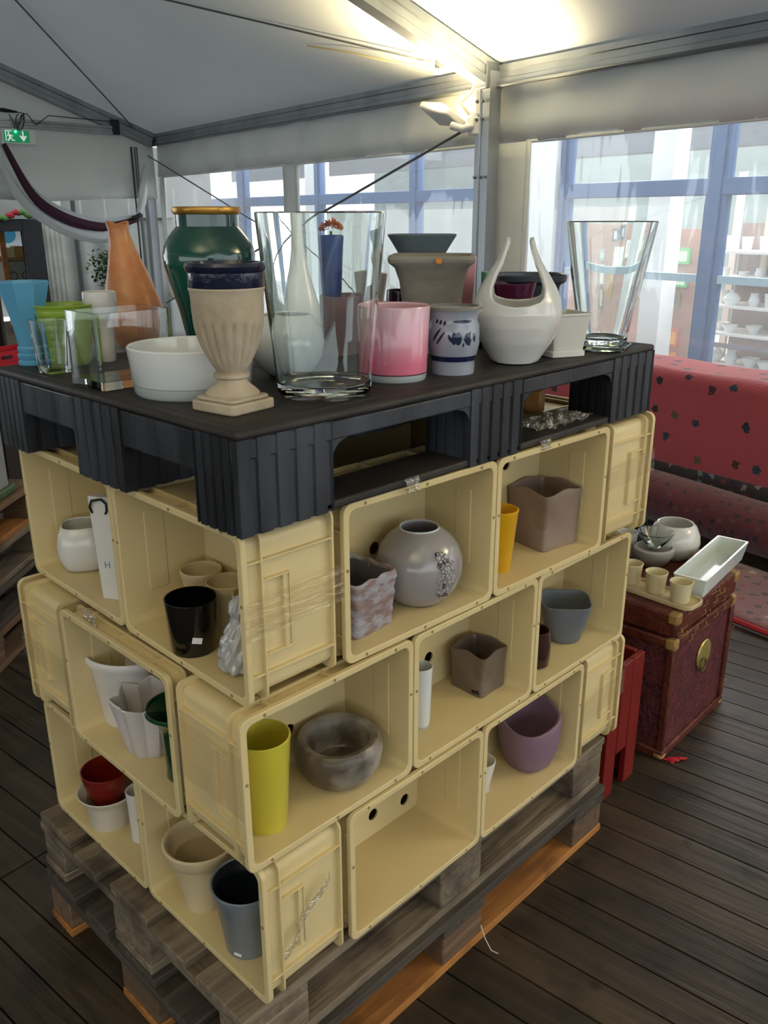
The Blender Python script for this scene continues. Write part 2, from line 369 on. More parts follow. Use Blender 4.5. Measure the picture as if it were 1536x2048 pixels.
light('floodlight_glow_right', 'SPOT', tl(-.35, .5, 2.30), 110, (1, .82, .5), .08, Matrix.Rotation(pi, 3, 'X').to_euler(), spot=R(140))
light('warm_fill_far', 'SPOT', tl(-6.3, .6, 2.3), 420, (1, .80, .50), .1, Matrix.Rotation(pi, 3, 'X').to_euler(), spot=R(165))  # added warm fill out of view, no lamp modelled, bounces off the roof
light('warm_fill_rear', 'SPOT', tl(-6.3, 6.5, 2.3), 420, (1, .80, .50), .1, Matrix.Rotation(pi, 3, 'X').to_euler(), spot=R(165))  # second added fill behind the camera, warms the stack without a fixture
# ---- left gable: cross bar, exit sign, draped cloth
p = empty('gable_crossbar'); b = MB(); extr(b, beam_profile(.05, .1), (6.55, .62, 2.67), (6.55, 4.5, 2.74)); b.build('bar_profile', m_alu, p, smooth=False)
MB().box(6.52, 6.58, .56, .66, 2.62, 2.8).build('bracket', m_blk, p, bevel=.01)
tag(p, 'grey aluminium crossbar high at left above the exit sign', 'bar'); p.matrix_world = TM
o = MB().tube([(6.5, 2.1, 2.83), (6.48, 1.95, 2.82), (6.5, 1.8, 2.81)], [.012, .024, .01], 8).tube([(6.5, 1.82, 2.81), (6.46, 1.7, 2.79), (6.5, 1.6, 2.68), (6.47, 1.45, 2.79), (6.5, .7, 2.77)], .006, 6).tube([(6.5+.04*cos(t*.5), 1.78+.05*sin(t*.5), 2.70+.09*cos(t*.6)) for t in range(24)], .006, 6).build('black_cable_connector', m_blk)
tent(o); tag(o, 'black cable and blue-black plug tied to the crossbar at upper left', 'cable')
p = empty('exit_sign')
m_gr = mat('sign_green', '#0c9a63', rough=.4, emit='#10a86c', est=.22); m_sw = mat('sign_white', '#eef5ef', rough=.4, emit='#eef5ef', est=.35)
MB().box(6.49, 6.53, 1.62, 2.02, 2.455, 2.625).build('sign_box', m_wht, p, bevel=.006)
MB().box(6.485, 6.4905, 1.70, 1.99, 2.475, 2.61).build('green_panel', m_gr, p)
a = MB(); X0, X1 = 6.481, 6.4855
def yz(mb, poly): 
    n = len(poly); v = [(X0, y, z) for y, z in poly]+[(X1, y, z) for y, z in poly]
    mb.add(v, [tuple(range(n)), tuple(range(2*n-1, n-1, -1))]+[(i, (i+1) % n, n+(i+1) % n, n+i) for i in range(n)])
yz(a, [(1.78, 2.60), (1.765, 2.60), (1.765, 2.54), (1.735, 2.555), (1.735, 2.54), (1.772, 2.487), (1.81, 2.54), (1.81, 2.555), (1.78, 2.54)]); a.build('arrow', m_sw, p, smooth=False)
f = MB(); yz(f, [(1.975, 2.49), (1.965, 2.49), (1.965, 2.595), (1.90, 2.595), (1.90, 2.605), (1.975, 2.605)])
yz(f, [(1.935+.011*cos(t*pi/4), 2.578+.011*sin(t*pi/4)) for t in range(8)]); yz(f, [(1.945, 2.565), (1.915, 2.56), (1.91, 2.525), (1.93, 2.52)])
yz(f, [(1.93, 2.53), (1.912, 2.53), (1.895, 2.505), (1.87, 2.50), (1.87, 2.492), (1.90, 2.492)]); yz(f, [(1.935, 2.525), (1.92, 2.52), (1.94, 2.49), (1.955, 2.485), (1.955, 2.495)])
yz(f, [(1.915, 2.56), (1.885, 2.545), (1.89, 2.537), (1.915, 2.548)]); yz(f, [(1.945, 2.565), (1.96, 2.54), (1.953, 2.537), (1.94, 2.555)]); f.build('running_figure', m_sw, p, smooth=False)
b = MB(); b.lathe([(0, -.012), (.012, -.006), (.012, .006), (0, .012)], 10, M=Matrix.Translation((6.478, 1.855, 2.592))); b.build('pilot_light', mat('pilot_green', '#40ffb0', emit='#50ffc0', est=6), p)
MB().tube([(6.5, 1.85, 2.62), (6.48, 1.86, 2.70), (6.5, 1.9, 2.78)], .006, 6).build('cord', m_blk, p)
tag(p, 'green and white lit exit sign with running figure and down arrow', 'sign'); p.matrix_world = TM
def swag(name, pts, w, m, label, group, dn=0):
    P = []
    for i in range(len(pts)-1):
        for k in range(6):
            t = k/6; p0 = pts[max(i-1, 0)]; p1 = pts[i]; p2 = pts[i+1]; p3 = pts[min(i+2, len(pts)-1)]
            P.append(tuple(.5*((2*p1[q])+(-p0[q]+p2[q])*t+(2*p0[q]-5*p1[q]+4*p2[q]-p3[q])*t*t+(-p0[q]+3*p1[q]-3*p2[q]+p3[q])*t**3) for q in (0, 1)))
    P.append(pts[-1]); n = len(P)
    def fn(u, v):
        i = min(int(u*(n-1)), n-2); f = u*(n-1)-i; y = P[i][0]*(1-f)+P[i+1][0]*f; z = P[i][1]*(1-f)+P[i+1][1]*f
        ty = P[i+1][0]-P[i][0]; tz = P[i+1][1]-P[i][1]; L = math.hypot(ty, tz); ww = w*(.5+.6*sin(pi*u)) ; a = 2*pi*v
        rr = 1+.12*sin(5*a+8*u)
        return (6.42+dn+ww*.6*cos(a)*rr, y-tz/L*ww*sin(a)*rr, z+ty/L*ww*sin(a)*rr)
    o = MB().grid(fn, n, 20, cv=True).build(name, m); tent(o); tag(o, label, 'draped cloth', group); return o
m_wc = mat('white_voile', '#c2c6c8', rough=.8, sss=0); m_pl = mat('plum_voile', '#3d1a2d', rough=.8)
g = 'draped cloths at upper left'
swag('cloth_swag', [(2.05, 2.45), (1.72, 1.90), (1.35, 1.66), (.95, 1.58), (.45, 1.64)], .045, m_wc, 'upper white cloth of the draped bunting beside the exit sign', g, .04)
swag('cloth_swag', [(2.02, 2.45), (1.76, 1.88), (1.42, 1.62), (.95, 1.51), (.47, 1.60)], .055, m_pl, 'dark plum cloth draped below the exit sign', g)
swag('cloth_swag', [(2.12, 2.30), (1.86, 1.80), (1.45, 1.50), (.95, 1.38), (.50, 1.56)], .065, m_wc, 'lower white cloth hanging beneath the plum cloth', g, .03)
swag('cloth_swag', [(.30, 2.28), (.36, 2.0), (.40, 1.8), (.46, 1.62)], .05, m_wc, 'white cloth end tied to the far left tent post', g)
o = MB().tube([(6.38, .44, 1.66), (6.36, .5, 1.63), (6.38, .56, 1.61)], .028, 8).build('black_tie', m_blk); tent(o); tag(o, 'black tie knotting the cloths at the far left post', 'tie')
# bundle of dark tubes and cables along the far left post
for k, (n_, r_, nm) in enumerate(((.30, .022, 'black'), (.36, .012, 'thin black'))):
    o = MB().tube([(6.72, n_, 0), (6.72, n_, 1.2), (6.7, n_+.01, 2.5)], r_, 8).build('upright_pipe', m_alud if k == 0 else m_blk); tent(o); tag(o, nm+' upright pipe standing beside the far left tent post', 'pipe', 'pipes beside the far left post')
# ---- behind the gable: grey curtains, dark shop door, shelves
m_cur = mat('grey_curtain', '#8b8d88', '#7c7f7a', rough=.85, scale=2)
c = MB(); c.grid(lambda u, v: (8.6+.05*sin(u*46), -1.6+2.72*u, 2.05*v), 120, 4); struct(tent(c.build('wall_front', m_cur, solid=.004)))
c = MB(); c.grid(lambda u, v: (8.5+.006*sin(u*30), .83+.33*u, 2.05*v), 24, 4); o = c.build('pale_curtain', mat('pale_curtain', '#a3a49a', '#8f9088', scale=3, rough=.8), solid=.004); tent(o); tag(o, 'pale grey curtain strip beside the dark doorway at left', 'curtain')
o = MB().tube([(8.1, .78, 0), (8.1, .78, 1.95)], .035, 10).build('dark_pole', mat('dark_pole', '#3c3f3e', rough=.6)); tent(o); tag(o, 'dark upright pole behind the cloths, left of the ficus', 'pole')
c = MB().box(8.55, 8.62, -1.6, 5, 1.62, 2.6).box(8.62, 13, -1.7, 5.2, 2.6, 2.65); struct(tent(c.build('trim_7', m_cur)))
d = MB().box(8.4, 8.5, 1.16, 1.44, 0, 1.60).box(8.4, 8.5, 1.44, 3.4, 1.44, 1.60).box(8.4, 8.5, 3.2, 3.4, 0, 1.44)
struct(tent(d.build('door_1', mat('door_frame_black', '#15171c', rough=.5), bevel=.01)))
c = MB().box(11.0, 11.1, -1.6, 6, 0, 2.6); struct(tent(c.build('wall_far', mat('far_wall', '#8d8a84', rough=.9))))
p = empty('poster'); MB().box(10.9, 10.93, .72, 1.60, 1.02, 1.72).build('sheet', mat('poster_paper', '#e6ecef', rough=.7), p)
b = MB(); b.lathe([(0, 0), (.14, 0), (.14, .01), (0, .01)], 28, M=Matrix.Translation((10.88, 1.08, 1.36)) @ Matrix.Rotation(R(-90), 4, 'Y')); b.build('blue_disc', mat('poster_blue', '#4b9fc4', rough=.6), p)
tag(p, 'white poster with a pale blue disc seen through the dark doorway', 'poster'); p.matrix_world = TM
p = empty('storage_shelf'); ms = mat('shelf_orange_wood', '#b0743f', '#8a5a33', rough=.6)
MB().box(9.53, 9.6, 1.43, 1.51, 0, 1.75).build('post', ms, p); MB().box(9.6, 10.1, .9, 2.6, 1.00, 1.03).build('shelf_board', ms, p); MB().box(9.6, 10.1, .9, 2.6, .55, .58).build('shelf_board', ms, p); MB().box(9.95, 10.0, 2.55, 2.6, 0, 1.1).build('post', ms, p)
MB().box(9.95, 10.0, .9, .95, 0, 1.1).build('post', ms, p)
tag(p, 'orange wooden shelf rack with an upright post, seen through the doorway', 'shelf'); p.matrix_world = TM
for k, (n0, n1, h, cc, lb) in enumerate(((1.15, 1.28, .17, '#a2814f', 'tan cardboard box on the rack in the doorway, right-hand one'), (1.285, 1.42, .15, '#c7b791', 'tan cardboard box on the rack in the doorway, left-hand one'))):
    o = MB().box(9.66, 9.95, n0, n1, 1.031, 1.031+h).build('cardboard_box', mat('card%d' % k, cc, rough=.8), bevel=.004); tent(o); tag(o, lb, 'box', 'cardboard boxes on the rack')
p = empty('grey_storage_bin'); MB().box(9.62, 9.95, 1.05, 1.50, .581, .985).build('bin_body', mat('bin_grey', '#8f8f88', rough=.6), p, bevel=.02)
for yy in (1.17, 1.36): MB().lathe([(.055, 0), (.065, 0), (.065, .01), (.055, .01), (.055, 0)], 24, M=Matrix.Translation((9.615, yy, .76)) @ Matrix.Rotation(R(-90), 4, 'Y')).build('round_emblem', m_blk, p)
tag(p, 'grey bin with two round marks on the lower shelf in the doorway', 'bin'); p.matrix_world = TM
# red and green garland over the doorway
p = empty('garland'); gg = MB(); rr = MB()
for k in range(12):
    y = 1.30+k*.085; z = 1.66+.03*sin(k*1.1); t = gg if k % 4 < 2 else rr
    t.tube([(8.36, y-.01, z-.01), (8.34, y+.04, z+.02*sin(k)), (8.36, y+.10, z)], [.03, .045, .028], 8)
gg.build('green_leaves', mat('garland_green', '#49702f', rough=.8), p); rr.build('red_ribbon', mat('garland_red', '#8f1f2c', rough=.7), p)
tag(p, 'red and green garland lying along the top of the black door frame', 'garland'); p.matrix_world = TM
# potted ficus in front of the far left corner
p = empty('potted_ficus', tl(6.25, .82, 0)); rnd = random.Random(5)
MB().lathe(shell([(.12, 0), (.16, .28)], .01), 20).build('pot', mat('terracotta', '#8f5236', rough=.8), p)
MB().tube([(0, 0, .02), (.02, 0, .5), (-.02, .01, .95)], [.02, .015, .012], 7).tube([(0, 0, .5), (.1, .1, .9)], .008, 5).tube([(0, 0, .6), (-.12, -.05, 1.0)], .008, 5).build('trunk', mat('bark', '#5b4a38', rough=.9), p)
L = MB()
for k in range(1900):
    a = rnd.uniform(0, 2*pi); b_ = rnd.uniform(-1, 1); r = .38*rnd.uniform(.2, 1)**.5*(.8+.3*sin(3*a)); q = math.sqrt(1-b_*b_)
    c0 = Vector((r*q*cos(a), r*q*sin(a), 1.0+.25*b_*r/.3)); M_ = Matrix.Translation(c0) @ Matrix.Rotation(rnd.uniform(0, 6.3), 4, 'Z') @ Matrix.Rotation(rnd.uniform(-1, 1), 4, 'X')
    L.add([(0, 0, 0), (.020, .025, .003), (0, .065, 0), (-.020, .025, .003)], [(0, 1, 2, 3)], M_)
L.build('foliage', mat('ficus_leaf', '#274a18', '#476e2b', rough=.5, scale=5), p, weld=False)
tag(p, 'green leafy ficus in a pot behind the orange vase', 'plant')
# ================================================================== OUTSIDE: neighbouring shop hall behind a blue glazed front
m_pave = mat('paving', '#a8a8a4', '#979791', rough=.8, scale=4); o = MB().box(-9, 16, -12, -.1, -.2, -.13).build('floor_outside', m_pave); tent(o); struct(o)
m_blue = mat('blue_steel', '#2a5484', rough=.35, coat=.3)
for nm, s0, s1, th in (('mullion', 9.03, 9.35, 0), ('mullion', 6.6, 6.78, 0), ('mullion', 4.2, 4.4, 0), ('mullion', 1.66, 1.80, 0), ('mullion', -.27, -.06, 0), ('mullion', -2.9, -2.7, 0)): pass
p = empty('shop_front')
for s0, s1 in ((9.03, 9.33), (6.59, 6.77), (4.20, 4.41), (1.62, 1.76), (-.27, -.05), (-2.8, -2.6), (-5.3, -5.1)):
    q = MB().box(s0, s1, -2.56, -2.46, -.13, 3.2).build('mullion', m_blue, p, bevel=.01); MB().box(s0+.05, s1-.05, -2.46, -2.43, -.13, 3.2).build('cover_strip', m_blue, q, bevel=.005)
for a, b_ in ((2.9, 12.5), (-7, 1.755)):
    MB().box(a, b_, -2.58, -2.45, 1.80, 1.95).build('transom', m_blue, p, bevel=.01)
    MB().box(a, b_, -2.58, -2.45, 2.95, 3.1).build('transom', m_blue, p, bevel=.01)
MB().box(-7, 1.7, -2.56, -2.47, 1.03, 1.10).build('transom', mat('pale_steel', '#9db4c0', rough=.4), p)
m_sg = film('shop_glass', clear=.9, haze=.03, gloss=.05, bump=0, rough=.02)
for a, b_ in ((9.33, 12.5), (6.77, 9.03), (4.41, 6.59), (2.9, 4.20), (-.05, 1.62), (-2.6, -.27), (-5.1, -2.8)): MB().box(a, b_, -2.515, -2.51, -.1, 3.0).build('glass_pane', m_sg, p)
tag(p, 'blue steel framed glass shop front outside the tent windows', 'shop front'); p.matrix_world = TM
m_plw = mat('white_render', '#e9ebe8', rough=.9); m_gw = mat('shop_grey_green', '#5a6866', '#687572', rough=.9, scale=1)
o = MB().box(1.76, 2.9, -2.7, -2.4, -.13, 3.4).build('white_pier', m_plw); tent(o); tag(o, 'bright white rendered pier between the glazed bays outside', 'pier')
for k, (a, b_) in enumerate(((3.62, 3.9), (1.02, 1.30), (8.2, 8.6))):
    o = MB().box(a, b_, -3.65, -3.4, -.13, 3.4).build('white_column', m_plw); tent(o)
    tag(o, ['white column inside the shop, behind the right end of the middle window', 'white column inside the shop above the right glass vase', 'white column inside the shop at the far left window'][k], 'column', 'white columns of the shop')
o = MB().box(-8, 13, -8.2, -8, -.13, 3.6).build('wall_shop', m_gw); tent(o); struct(o)
for k, (a, n_) in enumerate(((3.2, -4.6), (-3.4, -4.6), (7.2, -4.6))):
    pass
o = MB().box(-8, 13, -4.5, -4.2, 2.35, 2.75).build('ceiling_beam', mat('dark_beam', '#3c4650', rough=.7)); tent(o); tag(o, 'dark steel beam across the shop hall outside', 'beam')
o = MB().box(2.9, 12.5, -5.2, -5.05, -.13, 1.75).build('partition_wall', mat('partition', '#a3a8a2', '#8f968f', rough=.8, scale=.7)); tent(o); tag(o, 'pale partition wall behind the left shop windows', 'wall')
# peg board with framed pictures
o = MB().box(.98, 3.3, -4.08, -4.03, -.13, 1.49).build('display_board', mat('display_board', '#a87a68', '#b48775', rough=.8, scale=3, stretch=(1, 1, 3))); tent(o); tag(o, 'pinkish brown display board hung with framed pictures in the shop', 'display board')
def frame(s0, z0, s1, z1, fc, ic, label, w=.03):
    p = empty('picture_frame'); a, b_ = min(s0, s1), max(s0, s1); c, d = min(z0, z1), max(z0, z1)
    out = [(a, c), (b_, c), (b_, d), (a, d)]; inn = [(a+w, c+w), (b_-w, c+w), (b_-w, d-w), (a+w, d-w)]
    MB().ring(out, inn, 0, .03, M=Matrix(((1, 0, 0, 0), (0, 0, 1, -4.03), (0, 1, 0, 0), (0, 0, 0, 1)))).build('frame_border', mat('f'+fc, fc, rough=.5), p)
    MB().box(a+w*.5, b_-w*.5, -4.03, -4.01, c+w*.5, d-w*.5).build('picture', mat('i'+ic, ic, rough=.6), p)
    tag(p, label, 'picture frame', 'framed pictures on the display board'); p.matrix_world = TM
FR = [((1.49, 1.28), (1.13, 1.10), '#69c06c', '#e4f2dc', 'green framed white picture, upper of the two green ones'), ((1.50, 1.0), (1.13, .84), '#5fbf70', '#e9f5e4', 'green framed white picture, lower of the two green ones'),
 ((1.65, .76), (1.46, .55), '#5c4a3c', '#e9e9e4', 'dark framed white picture left of the blue one'), ((1.38, .79), (1.20, .61), '#8a7440', '#5b7684', 'small blue picture in a gold frame'),
 ((2.26, 1.45), (2.11, 1.29), '#565059', '#c8ccd8', 'small dark framed picture seen through the right glass vase, left of the pair'), ((2.08, 1.48), (1.97, 1.32), '#4a4f66', '#dfe8f0', 'small dark blue framed picture seen through the right glass vase'),
 ((2.17, 1.23), (1.93, .92), '#e8e4dc', '#f2f2ef', 'large white picture seen through the right glass vase'), ((1.45, .36), (1.17, .15), '#d2602a', '#f2b03a', 'orange bag shaped picture low on the board, upper one'), ((1.46, .09), (1.17, -.03), '#e08a2a', '#f2b93a', 'orange picture at the bottom edge of the board'),
 ((2.54, 1.19), (2.41, 1.06), '#a9b0aa', '#dfe6e6', 'small pale frame at the left of the board'), ((1.78, .97), (1.62, .68), '#e6e6e2', '#f4f4f2', 'tall white picture beside the green frames'), ((2.52, 1.01), (2.40, .77), '#d5d9d2', '#f0f0ec', 'tall white narrow picture low in the glass vase view'), ((2.54, .73), (2.39, .46), '#7a6f60', '#c9c6b4', 'grey landscape picture at the lower left of the board'), ((1.86, 1.30), (1.58, 1.10), '#eceee8', '#dfe9df', 'white picture left of the upper green frame')]
for (a, b_, fc, ic, lb) in FR: frame(a[0], a[1], b_[0], b_[1], fc, ic, lb)
o = MB().lathe([(0, 0), (.085, 0), (.1, .02), (.07, .025), (0, .02)], 28, lambda p, t, r, z: (p[0], p[1]*2.1, p[2]), M=Matrix.Translation((2.2, -4.02, .78)) @ Matrix.Rotation(R(-90), 4, 'X')).build('oval_mirror', mat('gold_oval', '#b98c3c', rough=.4, metal=.4)); tent(o); tag(o, 'gold oval frame in the middle of the board', 'picture frame')
# shelving with white crockery
p = empty('crockery_shelf'); m_sh = mat('shelf_white', '#e8e6e0', rough=.5)
for s in (.93, .86): pass
MB().box(.90, .98, -4.0, -3.95, -.13, 2.1).build('post', mat('shelf_post', '#dccfa8', rough=.6), p); MB().box(.90, .98, -4.6, -4.55, -.13, 2.1).build('post', m_sh, p); MB().box(.52, .58, -4.6, -4.55, .9, 2.1).build('post', mat('shelf_post', ''), p); MB().box(-1.2, -1.12, -4.0, -3.95, -.13, 2.1).build('post', m_sh, p)
BZ = [1.26, .98, .68, .38, .02]
for z in BZ: MB().box(-1.2, .9, -4.6, -3.97, z-.025, z).build('shelf_board', m_sh, p)
MB().box(-1.2, .9, -4.66, -4.62, -.13, 1.55).build('back_panel', mat('shelf_back', '#8b7368', '#7a665e', rough=.8, scale=4), p)
MB().box(-1.2, .9, -4.0, -3.97, .22, .27).build('rail', mat('rail_dark', '#59636f', rough=.5), p)
tag(p, 'white shelving full of crockery behind the blue steel post', 'shelf'); p.matrix_world = TM
m_cr = mat('white_china', '#eef0ee', rough=.25)
def chk(prof): return MB().lathe(prof, 20)
kinds = [('bowl', [(0, 0), (.05, 0), (.1, .09), (.092, .09), (.045, .012), (0, .012)], 'white bowl'), ('jug', [(0, 0), (.05, 0), (.075, .06), (.05, .13), (.055, .16), (.048, .16), (.045, .13), (0, .02)], 'white jug'),
 ('tureen', [(0, 0), (.06, 0), (.1, .06), (.1, .08), (.06, .13), (.015, .15), (.02, .17), (0, .18)], 'white lidded tureen'), ('cup_stack', [(0, 0), (.045, 0), (.055, .05), (.05, .055), (.06, .1), (.055, .105), (.065, .15), (.058, .15), (.03, .11), (0, .11)], 'stack of white cups')]
protos = []
ORD = ['first', 'second', 'third', 'fourth', 'fifth', 'sixth', 'seventh', 'eighth', 'ninth', 'tenth', 'eleventh']
rowname = ['top row', 'second row', 'third row', 'fourth row', 'bottom row']; rnd = random.Random(11); first = {}
for ri, z in enumerate(BZ):
    s = .80; k = 0
    while s > -.95:
        kd = rnd.randrange(4); nm, pr, lb = kinds[kd]
        if kd in first: o = first[kd].copy(); COL.objects.link(o)
        else: o = chk(pr).build(nm, m_cr); first[kd] = o
        o.matrix_world = TM @ Matrix.Translation((s, -4.12-rnd.uniform(0, .2), z)) @ Matrix.Scale(rnd.uniform(.85, 1.08) if ri != 1 else .65, 4)
        tag(o, '%s, %s from the blue post in the %s of shelving' % (lb, ORD[k], rowname[ri]), 'crockery', 'white crockery, %s of the shelving' % rowname[ri])
        s -= rnd.uniform(.19, .25); k += 1
# ================================================================== CARPETED TABLE AND RUGS
def carpet_mat(name, base, border=None, dots=True, scale=6.5, cols=('#1d2a3f', '#5a2320', '#8c7a35', '#274a63'), thr=.2):
    M = bpy.data.materials.new(name); M.use_nodes = True; nt = M.node_tree; N = nt.nodes; b = N['Principled BSDF']; b.inputs['Roughness'].default_value = .95; b.inputs['Sheen Weight'].default_value = .3
    tc = N.new('ShaderNodeTexCoord'); vo = N.new('ShaderNodeTexVoronoi'); vo.voronoi_dimensions = '2D'; vo.inputs['Scale'].default_value = scale; vo.inputs['Randomness'].default_value = .6
    sx = N.new('ShaderNodeSeparateXYZ'); sb = N.new('ShaderNodeMath'); sb.operation = 'SUBTRACT'; mp = N.new('ShaderNodeCombineXYZ'); nt.links.new(tc.outputs['Object'], sx.inputs[0]); nt.links.new(sx.outputs[2], sb.inputs[0]); nt.links.new(sx.outputs[1], sb.inputs[1]); nt.links.new(sx.outputs[0], mp.inputs[0]); nt.links.new(sb.outputs[0], mp.inputs[1])
    wob = N.new('ShaderNodeTexNoise'); wob.inputs['Scale'].default_value = 55; ad = N.new('ShaderNodeMix'); ad.data_type = 'VECTOR'; ad.inputs[0].default_value = .05
    nt.links.new(mp.outputs[0], ad.inputs[4]); nt.links.new(wob.outputs['Color'], ad.inputs[5]); nt.links.new(mp.outputs[0], wob.inputs['Vector']); nt.links.new(ad.outputs[1], vo.inputs['Vector'])
    r = N.new('ShaderNodeValToRGB'); r.color_ramp.interpolation = 'CONSTANT'; r.color_ramp.elements[0].color = (1, 1, 1, 1); r.color_ramp.elements[1].position = thr; r.color_ramp.elements[1].color = (0, 0, 0, 1)
    nt.links.new(vo.outputs['Distance'], r.inputs[0])
    cr = N.new('ShaderNodeValToRGB'); cr.color_ramp.interpolation = 'CONSTANT'; e = cr.color_ramp.elements; e[0].color = lin(cols[0]); e[1].position = .3; e[1].color = lin(cols[1])
    for i, c_ in enumerate(cols[2:]): q = e.new(.55+.2*i); q.color = lin(c_)
    sp = N.new('ShaderNodeSeparateColor'); nt.links.new(vo.outputs['Color'], sp.inputs[0]); nt.links.new(sp.outputs[0], cr.inputs[0])
    nz = N.new('ShaderNodeTexNoise'); nz.inputs['Scale'].default_value = 2.5; nz.inputs['Detail'].default_value = 6; nt.links.new(tc.outputs['Object'], nz.inputs['Vector'])
    bc = N.new('ShaderNodeMix'); bc.data_type = 'RGBA'; bc.inputs[6].default_value = lin(base[0]); bc.inputs[7].default_value = lin(base[1]); nt.links.new(nz.outputs['Fac'], bc.inputs[0])
    mx = N.new('ShaderNodeMix'); mx.data_type = 'RGBA'; nt.links.new(r.outputs[0], mx.inputs[0]); nt.links.new(bc.outputs[2], mx.inputs[6]); nt.links.new(cr.outputs[0], mx.inputs[7])
    out = mx.outputs[2]
    if not dots: out = bc.outputs[2]
    nt.links.new(out, b.inputs['Base Color'])
    n4 = N.new('ShaderNodeTexNoise'); n4.inputs['Scale'].default_value = 120; bp = N.new('ShaderNodeBump'); bp.inputs['Strength'].default_value = .6; bp.inputs['Distance'].default_value = .01
    nt.links.new(tc.outputs['Object'], n4.inputs['Vector']); nt.links.new(n4.outputs['Fac'], bp.inputs['Height']); nt.links.new(bp.outputs[0], b.inputs['Normal'])
    return M
m_c1 = carpet_mat('red_carpet', ('#a84049', '#b94c55'), scale=5.6, thr=.125, cols=('#17202f', '#3d1c1c', '#5c5228', '#1f3446')); m_c2 = carpet_mat('dark_carpet', ('#4a1a1f', '#6a2a30'), scale=16, cols=('#1c1418', '#5d2c2e', '#221f2a', '#5f4438'))
p = empty('display_table'); mt = mat('table_wood', '#6b5238', rough=.6)
MB().box(-5.2, -.7, .32, .62, .76, .79).build('table_top', mt, p)
for s in (-5.1, -2.9, -.85):
    for n_ in (.34, .54): MB().box(s, s+.06, n_, n_+.06, 0, .76).build('leg', mt, p)
tag(p, 'long wooden table hidden under the red carpet by the window wall', 'table'); p.matrix_world = TM
def cfn(u, v):
    s = -5.3+4.7*u; d = v*1.00; w = .012*sin(s*5)+.006*sin(s*13)
    if d < .34: return (s, .31+d, .800+.004*sin(s*9))
    e = d-.34; a = min(e/.06, 1)*pi/2
    if e < .094: return (s, .65+.06*sin(e/.094*pi/2), .800-.06+.06*cos(e/.094*pi/2))
    return (s, .71+w*(e-.094), .740-(e-.094))
p = empty('draped_carpet'); MB().grid(cfn, 110, 60).build('carpet_field', m_c1, p, solid=.012)
q = MB(); q.grid(lambda u, v: (-5.3+4.7*u, .722+.012*sin((-5.3+4.7*u)*5)*.5+.002, .28-.15*v), 60, 4); q.build('carpet_border', carpet_mat('carpet_border', ('#2c2326', '#43343a'), scale=14, cols=('#6e7f86', '#7c2d34', '#161a24', '#92806a')), p, solid=.008)
q = MB(); q.grid(lambda u, v: (-5.3+4.7*u, .722+.012*sin((-5.3+4.7*u)*5)*.5+.008, .205-.03*v), 60, 3); q.build('border_stripe', mat('stripe_blue', '#5b6a70', '#454f56', rough=.95, scale=12), p, solid=.004)
tag(p, 'pinkish red carpet with small dark flowers draped over the table', 'carpet'); p.matrix_world = TM
def roll(y, z, r, s0, s1, name, label, m):
    k = MB()
    def fn(u, v): a = v*2*pi*2.6; rr = r*(.55+.45*v)+.008*sin(u*19+a); return (s0+(s1-s0)*u, y+rr*cos(a), z+rr*sin(a)*.92)
    k.grid(fn, 40, 70); o = k.build(name, m, solid=.01); tent(o); tag(o, label, 'carpet roll'); return o
roll(.98, .155, .15, -4.9, -.9, 'rolled_carpet', 'dark red patterned rolled carpet lying in front of the draped table', m_c2)
k = MB(); k.grid(lambda u, v: (-5.0+4.4*u, 1.16+.55*v, .012+.012*sin(u*14)*sin(v*3)+.004), 60, 12); o = k.build('floor_rug', carpet_mat('rug_fl', ('#6b3b3f', '#8a5a5a'), scale=14, cols=('#2c2028', '#a58a80', '#40303a', '#7b2a30')), solid=.01); tent(o); tag(o, 'flat faded red rug on the floor behind the trunk', 'rug')
o = MB().tube([(-5.0, 1.74, .02), (-2.6, 1.745, .02), (-.6, 1.73, .02)], .012, 6).build('red_rug_edge', mat('red_edge', '#b02a30', rough=.8)); tent(o); tag(o, 'bright red cord edging the front of the floor rug', 'cord')
